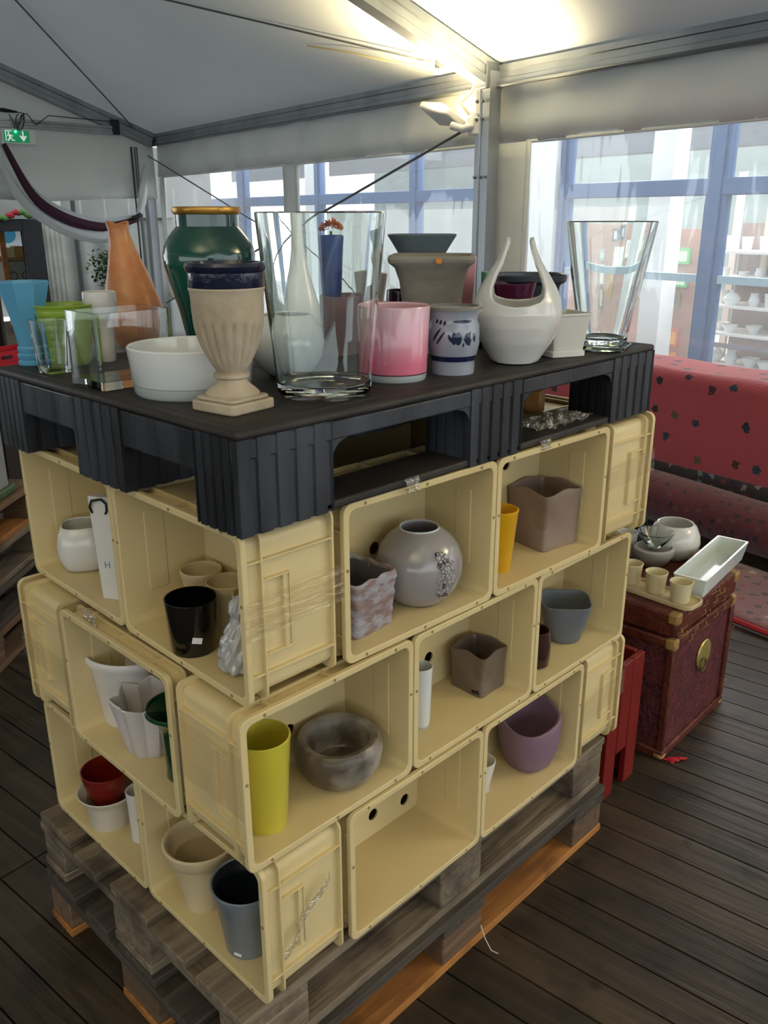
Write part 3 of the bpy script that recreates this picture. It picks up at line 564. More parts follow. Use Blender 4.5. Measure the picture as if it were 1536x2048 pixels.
# ================================================================== WOODEN PALLETS
m_wg = [wood('pallet_grey_x', '#5f5344', '#8a7b67', '#463b31', axis=0, rough=.9, bump=1), wood('pallet_grey_y', '#5a4f41', '#7f7260', '#40362d', axis=1, rough=.9, bump=1)]
m_wo = [wood('pallet_orange_x', '#8a5626', '#b07636', '#5d3d22', axis=0, rough=.8), wood('pallet_orange_y', '#6a4727', '#8e6236', axis=1, rough=.8)]
m_wb = [wood('pallet_brown_x', '#5b4433', '#7a5f48', axis=0, rough=.9, bump=1), wood('pallet_brown_y', '#51402f', '#6d5540', axis=1, rough=.9, bump=1)]
m_wd = [wood('pallet_dark_x', '#37302a', '#524a41', axis=0, rough=.9, bump=1), wood('pallet_dark_y', '#37302a', '#4d453c', axis=1, rough=.9, bump=1)]
def pallet(z, top, mid, blk, bot, label, M=None, seed=0, group=None):
    p = empty('wooden_pallet'); rnd = random.Random(seed)
    j = lambda a=.004: rnd.uniform(-a, a)
    for y0, w in ((0, .145), (.185, .1), (.3275, .145), (.515, .1), (.655, .145)):
        MB().box(j(.008), 1.2+j(.008), y0, y0+w, z+.122+j(.001), z+.144).build('deck_board', top[0], p, bevel=.003)
    for x0 in (0, .5275, 1.055):
        MB().box(x0, x0+.145, j(), .8+j(), z+.1, z+.1215).build('stringer_board', mid[1], p, bevel=.003)
        for y0, w in ((0, .1), (.3275, .145), (.7, .1)):
            MB().box(x0+j()+.002, x0+.143+j(), y0+.002, y0+w-.002+j(), z+.0225, z+.0995).build('block', blk[rnd.randrange(2)], p, bevel=.004)
    for y0, w in ((0, .1), (.3275, .145), (.7, .1)):
        MB().box(j(), 1.2+j(), y0, y0+w, z, z+.022).build('bottom_board', bot[0], p, bevel=.003)
    tag(p, label, 'pallet', group)
    if M is not None: p.matrix_world = M
    return p
g = 'wooden pallets under the crate stack'
pallet(.144, m_wg, m_wg, m_wg, m_wg, 'weathered grey wooden pallet directly beneath the yellow crates', Matrix.Translation((-.045, .012, 0)), 1, g)
pallet(0, m_wd, m_wd, m_wb, m_wo, 'lowest wooden pallet under the crates, with an orange stained bottom board', Matrix.Translation((-.052, -.004, 0)), 2, g)
# stack of pallets standing behind on the left
LM_ = Matrix.Translation((.44, 2.14, 0)) @ Matrix.Rotation(R(41), 4, 'Z') @ Matrix.Translation((-.72, 0, 0))
mm = [m_wd, m_wb, m_wg, m_wo]
nm = ['bottom pallet of the left background stack, with stencilled letters', 'brown wooden pallet second from the bottom of the left background stack', 'grey wooden pallet third from the bottom of the left background stack', 'orange brown wooden pallet on top of the left background stack']
for k in range(4):
    a = [m_wb, m_wd, m_wg, m_wb][k]
    P_ = pallet(.145*k, a, a, a, a if k != 3 else m_wo, nm[k], LM_ @ Matrix.Translation((.01*(k % 2), .012*k, 0)), 10+k, 'pallets stacked behind the crates at left')
    if k == 0:
        t = text('stencil', 'HIC', .09, m_blk, Matrix.Translation((.86, -.006, .06)) @ Matrix.Rotation(R(90), 4, 'X') @ Matrix.Rotation(R(8), 4, 'Z'), P_)
p = empty('storage_tub'); TBM = LM_ @ Matrix.Translation((.25, .06, .581))
b = MB().ring(rrect(.82, .6, .04), rrect(.79, .57, .03), .03, .34, M=Matrix.Translation((.4, .32, 0))); b.prism(rrect(.8, .58, .04), .02, .035, M=Matrix.Translation((.4, .32, 0))); b.build('tub_body', mat('tub_grey', '#8d9093', '#7f8386', rough=.5), p)
MB().prism(rrect(.86, .64, .05), 0, .03, M=Matrix.Translation((.4, .32, 0))).build('green_base', mat('tub_green', '#3f5a3a', rough=.6), p, bevel=.006)
tag(p, 'grey plastic tub with green base standing on the left background pallets', 'tub'); p.matrix_world = TBM
# low cabinet with books and a red crate further back on the left
p = empty('book_cabinet', (1.15, 4.45, 0), R(15)); mk = mat('cabinet_dark', '#2b2523', rough=.6)
MB().box(-1.2, .3, -.25, .25, 0, .80).build('cabinet_body', mk, p, bevel=.01); MB().box(-1.2, .3, .22, .25, .8, 1.28).build('back_panel', mk, p); MB().box(-1.2, .3, -.2, .22, 1.28, 1.30).build('shelf_board', mat('shelf_steel', '#8a8e90', rough=.4), p); MB().box(.28, .3, -.2, .22, .8, 1.28).build('side_panel', mk, p)
tag(p, 'dark cabinet with a shelf at the left edge behind the blue vase', 'cabinet')
rnd = random.Random(2); x = .27; bc = ['#6b4b3a', '#3d2f2a', '#8c8074', '#55403a', '#2e3438', '#a2968a']; bm_ = []
for k in range(7):
    w = rnd.uniform(.018, .03); h = rnd.uniform(.24, .3); col = bc[k % 6]
    o = MB().box(-w/2, w/2, -.1, .1, 0, h).build('book', mat('book'+col, col, rough=.7), bevel=.002)
    o.matrix_world = Matrix.Translation((1.15, 4.45, 0)) @ Matrix.Rotation(R(15), 4, 'Z') @ Matrix.Translation((x-w, .1, .801)); x -= w+.004
    tag(o, '%s book, %s from the right in the row on the dark cabinet' % (['brown', 'dark brown', 'grey', 'reddish brown', 'slate', 'pale grey', 'brown'][k], ['first', 'second', 'third', 'fourth', 'fifth', 'sixth', 'seventh'][k]), 'book', 'books on the cabinet at the left edge')
p = empty('red_crate', (1.36, 4.22, .801), R(15)); mr = mat('red_plastic', '#b31226', rough=.4)
MB().ring(rrect(.36, .2, .02), rrect(.34, .18, .015), 0, .10).prism(rrect(.35, .19, .02), 0, .006).build('crate_body', mr, p); MB().ring(rrect(.38, .22, .02), rrect(.345, .185, .015), .045, .055).build('rim', mr, p); MB().box(-.12, -.06, -.112, -.098, .06, .075).box(.06, .12, -.112, -.098, .06, .075).build('grip_hole', m_blk, p)
p.location = (1.40, 4.12, .801); MB().box(-.2, .2, -.12, .12, -.801, -.001).build('stand', mk, p)
tag(p, 'red plastic crate at the left edge behind the blue vase', 'crate')
# ================================================================== YELLOW CRATES
H = .2959; D = .1818; Z0 = .288
m_crate = mat('crate_yellow', '#d9c696', '#ccb784', rough=.38, scale=2.2, lo=.3, hi=.7, bump=.03, bscale=30)
m_hole = mat('hole_dark', '#2a2415', rough=.9)
def onxz(poly, y, hz=H/2): return [(x, y, z+hz) for x, z in poly]
def crate_parts(root, holes=(), stain=0):
    outer = rrect(.378, .274, .018, 4); inner = rrect(.372, .268, .015, 4); outer2 = rrect(.374, .270, .018, 4); inner2 = rrect(.367, .263, .015, 4); n = len(outer)
    v = onxz(outer, .002)+onxz(outer2, D-.002)+onxz(inner, .002)+onxz(inner2, D-.0058); f = []
    for i in range(n):
        j = (i+1) % n; f += [(i, j, n+j, n+i), (2*n+i, 3*n+i, 3*n+j, 2*n+j), (i, 2*n+i, 2*n+j, j)]
    b = MB(); b.add(v, f)
    pv, pf = ring_holes(outer2, holes, D-.002, D-.006, H/2); b.add(pv, pf); o = b.build('shell', m_crate, root)
    X = Matrix(((1, 0, 0, 0), (0, 0, 1, 0), (0, 1, 0, H/2), (0, 0, 0, 1)))
    big = rrect(.397, .2925, .018, 5)
    MB().ring(big, rrect(.372, .268, .015, 5), 0, .006, M=X).ring(big, rrect(.391, .2865, .016, 5), .006, .011, M=X).build('rim', m_crate, root, bevel=.0015)
    r = MB().ring(rrect(.395, .2905, .018, 5), rrect(.374, .270, .015, 5), .036, .0395, M=X).ring(rrect(.394, .289, .016, 5), rrect(.374, .270, .015, 5), D-.004, D, M=X)
    r.build('reinforcing_ring', m_crate, root)
    for sx in (-1, 1):
        e = MB(); a, c = sorted((sx*.187, sx*.1965))
        for z in (-.096, .096): MB().box(a, c, .008, D, H/2+z-.0018, H/2+z+.0018).build('end_rib', m_crate, root, bevel=.0008)
        h = MB(); h.box(a, c, .078, .0805, .085, .211).box(a, c, .090, .0925, .085, .211).box(a, c-.003*(sx > 0) if sx > 0 else c, .0805, .09, .085, .211).box(a, c, .0395, .0925, .083, .0855).box(a, c, .0395, .0925, .2095, .212)
        h.build('handle', m_crate, root, bevel=.0008)
        i = MB(); a, c = sorted((sx*.1862, sx*.1835)); i.box(a, c, .052, .092, .07, .226); i.build('handle_panel', m_crate, root, bevel=.001)
    for sz in (-1, 1):
        e = MB(); a, c = sorted((sz*.135, sz*.1445))
        for x in (-.13, 0, .13): MB().box(x-.0018, x+.0018, .008, D, H/2+a, H/2+c).build('side_rib', m_crate, root)
    s = MB()
    for x, z in ((-.15, .140), (.15, .140), (-.15, -.140), (.15, -.140), (-.192, .03), (.192, .03), (0, .14), (0, -.14)): MB().tube([(x, -.0006, H/2+z), (x, .001, H/2+z)], .0032, 8).build('rim_hole_shade', mat('hole_shade', '#8d7a4c', rough=.8), root)  # shade of the small rim holes put into darker discs
    return root
def layer_matrix(q):
    o = {1: (0, 0, 0), 2: (-.01921, .00436, -.00571), 3: (.02248, .00173, -.02956)}[q]
    return Matrix.Translation((.6+o[0], .4+o[1], 0)) @ Matrix.Rotation(o[2], 4, 'Z') @ Matrix.Translation((-.6, -.4, 0))
protoc = {}
def crate(layer, kind, pos, label, holes=()):
    """kind: R opens to the right-hand face, L to the left face, F to the far end, B to the back"""
    z = Z0+(layer-1)*H+.0005
    loc, rz = {'R': ((pos, 0, z), 0), 'L': ((0, pos, z), -90), 'F': ((1.2, pos, z), 90), 'B': ((pos, .8, z), 180)}[kind]
    key = tuple(holes)
    if key not in protoc: o = crate_parts(empty('plastic_crate'), holes); protoc[key] = o
    else: o = copy_tree(protoc[key])
    tag(o, label, 'crate', 'yellow plastic crates of the stack')
    o.matrix_world = layer_matrix(layer) @ Matrix.Translation(loc) @ Matrix.Rotation(R(rz), 4, 'Z')
    return o
TW = {3: 'top layer', 2: 'middle layer', 1: 'bottom layer'}
crate(3, 'L', .2, 'yellow crate at the near top corner holding the black tumbler and cream cups')
crate(3, 'L', .6, 'yellow crate at the top left end holding the white bowl and flat vase')
crate(3, 'R', .4, 'yellow crate of the top layer holding the grey ball vase', ((.037, -.041),))
crate(3, 'R', .8, 'yellow crate of the top layer holding the yellow cup and taupe cube pot', ((.054, .051),))
crate(3, 'F', .2, 'yellow crate end-on at the right end of the top layer')
crate(3, 'F', .6, 'yellow crate at the far corner of the top layer, hidden behind the end-on one')
crate(3, 'B', .4, 'yellow crate at the back of the top layer, behind the grey ball vase crate')
crate(3, 'B', .8, 'yellow crate at the back of the top layer, behind the taupe cube pot crate')
crate(2, 'L', .4, 'yellow crate of the middle layer holding the oval, star shaped and green pots')
crate(2, 'B', .2, 'yellow crate end-on at the left end of the middle layer')
crate(2, 'R', .2, 'middle layer yellow crate at the near corner with lemon cup and stone bowl', ((.035, -.056),))
crate(2, 'R', .6, 'central yellow crate of the middle layer holding taupe pot and white tumbler', ((.042, -.056),))
crate(2, 'R', 1.0, 'yellow crate right end of middle layer with blue-grey pot and brown cup')
crate(2, 'B', .6, 'yellow crate at the back of the middle layer, centre')
crate(2, 'B', 1.0, 'yellow crate at the back of the middle layer, far corner')
crate(2, 'F', .4, 'yellow crate opening to the far end in the middle layer')
crate(1, 'L', .2, 'bottom layer yellow crate at the near corner holding cream pot and blue-grey bucket')
crate(1, 'L', .6, 'bottom left yellow crate holding the red pot in a white bowl')
crate(1, 'R', .4, 'empty yellow crate of the bottom layer with two round holes', ((.037, -.078), (.140, -.095)))
crate(1, 'R', .8, 'yellow crate of the bottom layer holding the lilac pot', ((.043, -.064),))
crate(1, 'F', .2, 'yellow crate end-on at the right end of the bottom layer')
crate(1, 'F', .6, 'yellow crate at the far corner of the bottom layer, hidden behind the end-on one')
crate(1, 'B', .4, 'yellow crate at the back of the bottom layer, behind the empty crate')
crate(1, 'B', .8, 'yellow crate at the back of the bottom layer, behind the lilac pot crate')
for k in protoc: pass
# brown cardboard left between layers, clear tape bits
m_tape = film('clear_tape', clear=.55, haze=.3, gloss=.32, bump=1.2, bs=60, rough=.12, c='#f4efe6')
m_wrap = film('stretch_wrap', clear=.85, haze=.07, gloss=.05, bump=.6, bs=16, stretch=(1, 1, 6), rough=.15, c='#fbf8f2')
def sheet(name, fn, nu, nv, label, m=m_tape, M=None, cat='tape', group='clear tape bits on the crate stack'):
    o = MB().grid(fn, nu, nv).build(name, m, M=M); tag(o, label, cat, group); return o
L3 = layer_matrix(3); L2 = layer_matrix(2); L1 = layer_matrix(1)
def crumple(x, y, z, w, h, ax):
    def fn(u, v):
        a = (u-.5)*w; b_ = (v-.5)*h; c = .004*sin(u*17+v*9)+.003*cos(v*23)
        return (x+a, y-.004+c, z+b_) if ax == 'y' else (x-.004+c, y+a, z+b_)
    return fn
sheet('clear_tape', crumple(.358, -.001, 1.181, .03, .03, 'y'), 8, 8, 'crumpled clear tape on top edge of the ball vase crate')
sheet('clear_tape', crumple(.76, -.001, 1.178, .03, .022, 'y'), 8, 8, 'clear tape on top edge of the taupe cube pot crate')
sheet('clear_tape', crumple(.0, .505, .885, .045, .03, 'x'), 8, 8, 'shiny crumpled clear tape between top and middle layer on the left face')
sheet('clear_tape', lambda u, v: (.075-.03+.11*u-.01, -.004-.004*sin(u*9), .395+.11*u-.02*v), 14, 4, 'diagonal strip of clear tape on the end panel of the bottom layer')
for k, (q, z0, z1, x0, x1, lb) in enumerate(((3, 1.00, 1.065, -.004, .196, 'band of clear stretch wrap across the near end panel of the top layer'), (3, 1.02, 1.075, 1.0, 1.205, 'band of clear stretch wrap across the far end panel of the top layer'), (1, .40, .47, 1.0, 1.205, 'band of clear stretch wrap across the far end panel of the bottom layer'))):
    o = MB().grid(lambda u, v: (x0+(x1-x0)*u, -.0035-.001*sin(u*20+v*5), z0+(z1-z0)*v+.012*u), 24, 6).build('stretch_wrap', m_wrap, M=layer_matrix(q)); tag(o, lb, 'stretch wrap', 'stretch wrap bands round the crates')
for (q, y0, y1, z0, z1, lb) in ((2, .6, .80, .70, .76, 'band of clear stretch wrap across the left end panel of the middle layer'), (2, -.004, .19, .70, .82, 'band of stretch wrap across the near left panel of the middle layer')):
    o = MB().grid(lambda u, v: (-.0035-.001*sin(u*20), y0+(y1-y0)*u, z0+(z1-z0)*v), 24, 6).build('stretch_wrap', m_wrap, M=layer_matrix(q)); tag(o, lb, 'stretch wrap', 'stretch wrap bands round the crates')
# ================================================================== BLACK PLASTIC PALLET
m_bp = mat('pallet_plastic', '#15161b', '#434851', rough=.45, scale=9, stretch=(1, 1, .22), bump=.35, bscale=18, lo=.44, hi=.78)
m_bt = mat('pallet_plastic_top', '#211d1b', '#322d29', rough=.6, scale=6, bump=.2, bscale=25)
ZT = 1.336; ZB = 1.1775
pp = empty('plastic_pallet')
MB().box(0, 1.2, 0, .8, ZT-.016, ZT-.001).build('deck', m_bt, pp, bevel=.006)
boxes('deck_mat', m_bt, pp, ((.02, .32, .03, .77, ZT-.003, ZT), (.36, .84, .03, .77, ZT-.003, ZT), (.88, 1.18, .03, .77, ZT-.003, ZT)), bevel=.002)
boxes('long_skirt', m_bp, pp, ((.003, 1.197, .002, .016, ZT-.046, ZT-.016), (.003, 1.197, .784, .798, ZT-.046, ZT-.016)), bevel=.003)
boxes('short_skirt', m_bp, pp, ((.002, .016, .016, .784, ZT-.078, ZT-.016), (1.184, 1.198, .016, .784, ZT-.078, ZT-.016)), bevel=.003)
for x0, x1 in ((0, .18), (.52, .68), (1.02, 1.2)):
    for y0, y1 in ((0, .11), (.32, .48), (.69, .8)):
        def side(x, w): 
            return [x+w*t for t in (0, 1)]
        b = MB(); P = []
        def edge(ax, a, b_, fixed, sgn):
            n = 5; st = (b_-a)/n; L = []
            for k in range(n):
                s0 = a+k*st
                for t, dpt in ((.0, 0), (.62, 0), (.68, .004), (.94, .004)): L.append((s0+st*t, fixed+sgn*dpt) if ax == 'x' else (fixed+sgn*dpt, s0+st*t))
            return L
        P = edge('x', x0, x1, y0, 1)+edge('y', y0, y1, x1, -1)
        P += [(x1, y1)]+[(x, y) for x, y in reversed(edge('x', x0, x1, y1, -1)[1:])]+[(x0, y1)]+[(x, y) for x, y in reversed(edge('y', y0, y1, x0, 1)[1:])]
        b.prism(P, ZB, ZT-.014); b.build('foot', m_bp, pp, smooth=False)
        # gusset under the skirt
for y0, y1 in ((0, .11), (.32, .48), (.69, .8)): MB().box(.16, 1.04, y0+.004, y1-.004, ZB, ZB+.014).build('runner', m_bt, pp, bevel=.004)
for x in (.18, .52, .68, 1.02):
    s = 1 if x in (.18, .68) else -1; g_ = MB(); pts = [(x-.003*s, ZT-.016), (x+.035*s, ZT-.046)]+[(x+s*.035*(1-sin(t*pi/12)), ZT-.046-.035*(1-cos(t*pi/12))) for t in range(7)]+[(x-.003*s, ZT-.085)]
    v = [(a, y, c) for y in (.003, .02) for a, c in pts]; n = len(pts); g_.add(v, [tuple(range(n)), tuple(range(2*n-1, n-1, -1))]+[(i, (i+1) % n, n+(i+1) % n, n+i) for i in range(n)]); g_.build('gusset', m_bp, pp, smooth=False)
for y in (.11, .32, .48, .69):
    s = 1 if y in (.11, .48) else -1; g_ = MB(); pts = [(y-.003*s, ZT-.06)]+[(y+s*.02*(1-sin(t*pi/12)), ZT-.076-.02*(1-cos(t*pi/12))) for t in range(7)]+[(y-.003*s, ZT-.1)]
    v = [(x, a, c) for x in (.003, .02) for a, c in pts]; n = len(pts); g_.add(v, [tuple(range(n)), tuple(range(2*n-1, n-1, -1))]+[(i, (i+1) % n, n+(i+1) % n, n+i) for i in range(n)]); g_.build('gusset', m_bp, pp, smooth=False)
tag(pp, 'black plastic pallet lying on the crate stack, carrying the vases', 'pallet')
# crumpled clear film lying on the runner in the right pallet opening
def cf(u, v): return (.78+.2*u, .02+.08*v, ZB+.0165+.006*(1+sin(u*31)*cos(v*13+u*9))+.003*sin(u*70))
o = MB().grid(cf, 40, 10).build('clear_film', m_tape); tag(o, 'crumpled shiny clear film in the right opening of the plastic pallet', 'film')
# ================================================================== VASES ON THE BLACK PALLET
def cer(name, c, c2=None, rough=.22, **k): return mat(name, c, c2, rough=rough, coat=k.pop('coat', .4), **k)
m_white = cer('white_glaze', '#d6d4d0'); m_whiteg = cer('white_opal', '#d9dcdc', rough=.12)
Z = ZT+.0005
# urn
p = empty('pedestal_urn', (.09, .126, Z), R(8)); m_u = mat('urn_stone', '#b9ac96', '#a3947c', rough=.75, scale=14, bump=.3, bscale=50)
MB().ring(rrect(.092, .092, .008), rrect(.01, .01, .004), 0, .016).ring(rrect(.082, .082, .01), rrect(.01, .01, .004), .016, .022).build('plinth', m_u, p, bevel=.003)
MB().lathe([(0, .020), (.040, .020), (.041, .026), (.036, .031), (.029, .037), (.023, .043), (.0225, .047), (.027, .05), (.027, .055), (.021, .058), (0, .058)], 48).build('foot', m_u, p)
def fl_(pp_, t, r, z):
    w = max(0, min(1, (z-.062)/.015))*max(0, min(1, (.136-z)/.010)); k = 1-.075*w*(.5+.5*cos(20*t))**2*1.0; return (pp_[0]*k, pp_[1]*k, z)
pr = [(0, .055), (.020, .056), (.026, .064)]+[(.026+.0265*sin(min(1, i/18)*pi/2)**.9, .064+.076*i/18) for i in range(1, 19)]+[(.0535, .15), (.0535, .165), (.0545, .175), (.0565, .18), (.0555, .182), (.050, .182), (.048, .17), (.045, .12), (.02, .07), (0, .066)]
MB().lathe(pr, 240, fl_).build('fluted_bowl', m_u, p)
m_navy = cer('navy_glaze', '#141a33', rough=.12, bump=.25, bscale=60, scale=30)
MB().lathe([(.0545, .181), (.0555, .183), (.0555, .203), (.0585, .206), (.060, .212), (.0575, .217), (.053, .217), (.050, .21), (.050, .181), (.0545, .181)], 140, lambda q, t, r, z: (q[0]*(1+.006*sin(60*t)*(z < .204)), q[1]*(1+.006*sin(60*t)*(z < .204)), z)).build('blue_rim_band', m_navy, p)
tag(p, 'beige fluted pedestal urn with dark navy glazed rim at the near corner', 'urn')
# big clear glass vase
g1 = glass('vase_glass', '#fdfffe', bump=.06, bs=14)
def glassvase(name, x, y, rb, rt, h, th, base, label, seg=64):
    o = MB().lathe([(0, .001), (rb*.92, 0), (rb, .006)]+[(rb+(rt-rb)*i/10, .006+(h-.006)*i/10) for i in range(1, 11)]+[(rt-th*.5, h+.0015)]+[(rt-th-(rt-rb)*i/10*.97, h-(h-base-.004)*i/10) for i in range(0, 11)]+[(rb*.8, base), (0, base+.003)], seg).build(name, g1, loc=(x, y, Z)); tag(o, label, 'glass vase'); return o
glassvase('glass_vase', .268, .114, .0774, .1033, .285, .0045, .020, 'large clear flared glass vase standing in the centre front of the pallet')
glassvase('glass_vase', 1.10, .082, .054, .1005, .268, .004, .016, 'large clear conical glass vase at the right end of the pallet')
o = MB().lathe([(0, 0), (.045, 0), (.05, .004), (.052, .012), (.048, .012), (.044, .006), (0, .005)], 32, sq(6)).build('glass_dish', glass('green_glass', '#f6fbf9'), loc=(1.035, .035, Z), rz=R(20)); tag(o, 'small greenish glass dish beside the right glass vase', 'dish')
# low white glass bowl (white lined, clear outside)
p = empty('glass_bowl', (.13, .292, Z)); 
MB().lathe([(0, 0), (.094, 0), (.098, .005), (.0992, .0178), (0, .0178)], 64).build('clear_foot', mat('milky_foot', '#aeb5b6', rough=.1, coat=.6), p)
MB().lathe([(0, .0182), (.097, .0182), (.0993, .021), (.1045, .077), (.1025, .0795), (.0995, .0775), (.0935, .028), (0, .026)], 64).build('white_body', m_whiteg, p)
tag(p, 'low round bowl of white and clear glass left of the urn', 'bowl')
# rectangular and small glass vases
def glassbox(name, x0, x1, y0, y1, h, th, base, label, fl=0):
    cx, cy = (x0+x1)/2, (y0+y1)/2; w, l = (x1-x0), (y1-y0); b = MB(); L = []
    for a, c, z in ((w, l, 0), (w+2*fl, l+2*fl, h)): L.append([(x, y, z) for x, y in rrect(a, c, .006, 3)])
    for a, c, z in ((w+2*fl-2*th, l+2*fl-2*th, h), (w-2*th, l-2*th, base)): L.append([(x, y, z) for x, y in rrect(a, c, .004, 3)])
    n = len(L[0]); v = sum(L, []); f = [(k*n+i, k*n+(i+1) % n, (k+1)*n+(i+1) % n, (k+1)*n+i) for k in range(3) for i in range(n)]+[tuple(range(n))[::-1], tuple(range(3*n, 4*n))]
    b.add(v, f); o = b.build(name, glass('box_glass', '#fdfefe', bump=.1, bs=12, stretch=(1, 1, .6)), loc=(cx, cy, Z)); tag(o, label, 'glass vase'); return o
glassbox('square_glass_vase', .018, .165, .397, .505, .128, .006, .014, 'rectangular clear glass vase between the low white bowl and the green pot')
glassbox('square_glass_vase', .032, .078, .622, .668, .098, .005, .012, 'small square clear glass vase in front of the green pot', .006)
# sky blue vase with ringed foot
def flute(n, a, zlo): 
    def d(q, t, r, z): k = 1-a*abs(sin(n*t/2))**.6*max(0, min(1, (z-zlo)/.03)); return (q[0]*k, q[1]*k, z)
    return d
pr = [(.027, 0), (.0275, .006), (.0235, .009), (.027, .014), (.0275, .02), (.0235, .023), (.026, .028), (.0265, .033), (.023, .037), (.0245, .043), (.028, .06)]+[(.028+.024*(i/6)**1.2, .06+.1*i/6) for i in range(1, 7)]
pot('blue_vase', cer('sky_blue_glaze', '#5b9fc4', rough=.15), pr, .004, (.070, .771, Z), 'sky blue flared glass vase with a ringed foot at the left end', 'vase', dfm=flute(8, .09, .05), seg=96)
pr = [(.037, 0)]+[(.040+.016*(i/24)+.0016*(i % 3 == 0), .116*i/24) for i in range(1, 25)]
pot('green_ribbed_pot', cer('lime_glaze', '#7f9f2c', '#93ad44', rough=.3, scale=5), pr, .005, (.123, .72, Z), 'lime green ribbed pot behind the small square glass vase', 'pot')
pot('slim_white_vase', m_white, [(.016, 0), (.019, .004), (.019, .04), (.022, .08), (.030, .10), (.033, .112), (.033, .138)], .003, (.19, .698, Z), 'matt white slim vase with wide cylindrical top beside the orange vase', 'vase')
# orange leather-like bottle vase
m_or = mat('orange_crackle', '#b9723f', '#cf8f5c', rough=.4, scale=16, bump=.9, bscale=22, coat=.15)
pr = [(0, 0), (.050, 0), (.064, .02), (.0675, .05), (.0645, .085), (.056, .125), (.044, .165), (.033, .20), (.026, .23), (.0225, .25), (.0255, .268), (.023, .2685), (.0205, .255), (.019, .22), (0, .19)]
pot('orange_bottle_vase', m_or, None, 0, (.366, .859, Z), 'orange bottle shaped vase with crinkled skin beside the green jar', 'vase', prof=pr, dfm=lambda q, t, r, z: (q[0]*(1+.02*sin(5*t+z*60))-.019*(z/.268)**1.3, q[1]*(1+.02*cos(4*t+z*45))+.019*(z/.268)**1.3, z+(.004*cos(2*t) if z > .26 else 0)), seg=72)
# big green jar with gold rim
p = empty('green_jar', (.374, .572, Z)); m_gj = mat('emerald_glaze', '#04352e', '#0b5a4a', rough=.12, scale=5, coat=.6, lo=.3, hi=.75)
MB().lathe([(0, 0), (.052, 0), (.055, .01), (.058, .05), (.068, .10), (.082, .15), (.091, .185), (.093, .207), (.089, .225), (.078, .243), (.067, .256), (.062, .262), (.062, .29), (.058, .29), (.057, .25), (.03, .2), (0, .19)], 72).build('jar_body', m_gj, p)
MB().lathe([(.0615, .284), (.066, .286), (.0685, .291), (.0675, .297), (.064, .299), (.058, .297), (.057, .288), (.0615, .284)], 64).build('gold_rim', mat('gold_rim', '#a8742a', '#c79645', rough=.3, metal=.7, scale=30, bump=.2, bscale=60), p)
tag(p, 'large emerald green jar with gilded rim behind the urn', 'jar')
# white round bowl behind the glass vase, teardrop vase
pot('round_white_bowl', m_whiteg, None, 0, (.338, .292, Z), 'round white globe bowl standing behind the large glass vase', 'bowl', prof=[(0, 0), (.032, 0), (.05, .012), (.066, .038), (.070, .062), (.064, .088), (.048, .108), (.044, .112), (.041, .110), (.058, .085), (.064, .062), (.06, .04), (.03, .008), (0, .006)])
pot('teardrop_vase', m_white, None, 0, (.477, .425, Z), 'tall white teardrop bottle vase seen through the large glass vase', 'vase', prof=[(0, 0), (.035, 0), (.046, .03), (.05, .07), (.046, .105), (.033, .145), (.022, .18), (.015, .22), (.0125, .25), (.0135, .285), (.0105, .285), (.01, .2), (0, .15)])
pot('blue_flower_vase', cer('cobalt_glaze', '#1f3f86', rough=.3), [(.02, 0), (.022, .07), (.026, .15), (.031, .24)], .004, (.62, .47, Z), 'cobalt blue tall vase half hidden behind the teardrop vase', 'vase')
p = empty('orange_flower_ball', (.62, .47, Z+.215)); rnd = random.Random(4); b = MB()
for k in range(60):
    a = rnd.uniform(0, 2*pi); q = rnd.uniform(0, 1); r_ = .026*math.sqrt(q); b.add([(0, 0, 0), (.006, .004, .003), (0, .014, .004), (-.006, .004, .003)], [(0, 1, 2, 3)], Matrix.Translation((r_*cos(a), r_*sin(a), .032+.014*(1-q)+.004*rnd.random())) @ Matrix.Rotation(a, 4, 'Z') @ Matrix.Rotation(rnd.uniform(0, 1), 4, 'X'))
b.build('petals', mat('orange_petal', '#c8612a', rough=.7), p, weld=False); MB().tube([(0, 0, -.19), (0, 0, .034)], .003, 6).build('stem', mat('stem_green', '#40602f', rough=.7), p)
tag(p, 'orange flower head sticking out of the cobalt blue vase', 'flower')
pot('mauve_pot', mat('mauve_matt', '#70525a', '#7c5e66', rough=.6, scale=6), [(.056, 0), (.057, .12)], .004, (.607, .417, Z), 'dusty mauve cylindrical pot seen through the large glass vase', 'pot')
# pink ombre pot
M = cer('pink_glaze', '#c4607c', rough=.15); M = M.copy(); M.name = 'pink_ombre'; nt = M.node_tree; tc = nt.nodes.new('ShaderNodeTexCoord'); sp = nt.nodes.new('ShaderNodeSeparateXYZ'); nt.links.new(tc.outputs['Object'], sp.inputs[0])
mr_ = nt.nodes.new('ShaderNodeMapRange'); mr_.inputs[1].default_value = .03; mr_.inputs[2].default_value = .125; nt.links.new(sp.outputs[2], mr_.inputs[0])
cr = nt.nodes.new('ShaderNodeValToRGB'); cr.color_ramp.elements[0].color = lin('#d46f8a'); cr.color_ramp.elements[1].color = lin('#dcb4bd'); nt.links.new(mr_.outputs[0], cr.inputs[0]); nt.links.new(cr.outputs[0], nt.nodes['Principled BSDF'].inputs['Base Color'])
p = empty('pink_candle_pot', (.452, .126, Z))
MB().lathe([(0, .0125), (.054, .0125), (.0578, .015), (.0625, .128), (.0612, .131), (.058, .128), (.055, .03), (0, .03)], 56).build('pink_body', M, p)
MB().lathe([(0, 0), (.055, 0), (.0572, .003), (.0577, .0122), (0, .0122)], 56).build('clear_foot', mat('milky_foot', '#aeb5b6', rough=.1, coat=.6), p)
tag(p, 'pink frosted glass pot right of the large glass vase', 'pot')
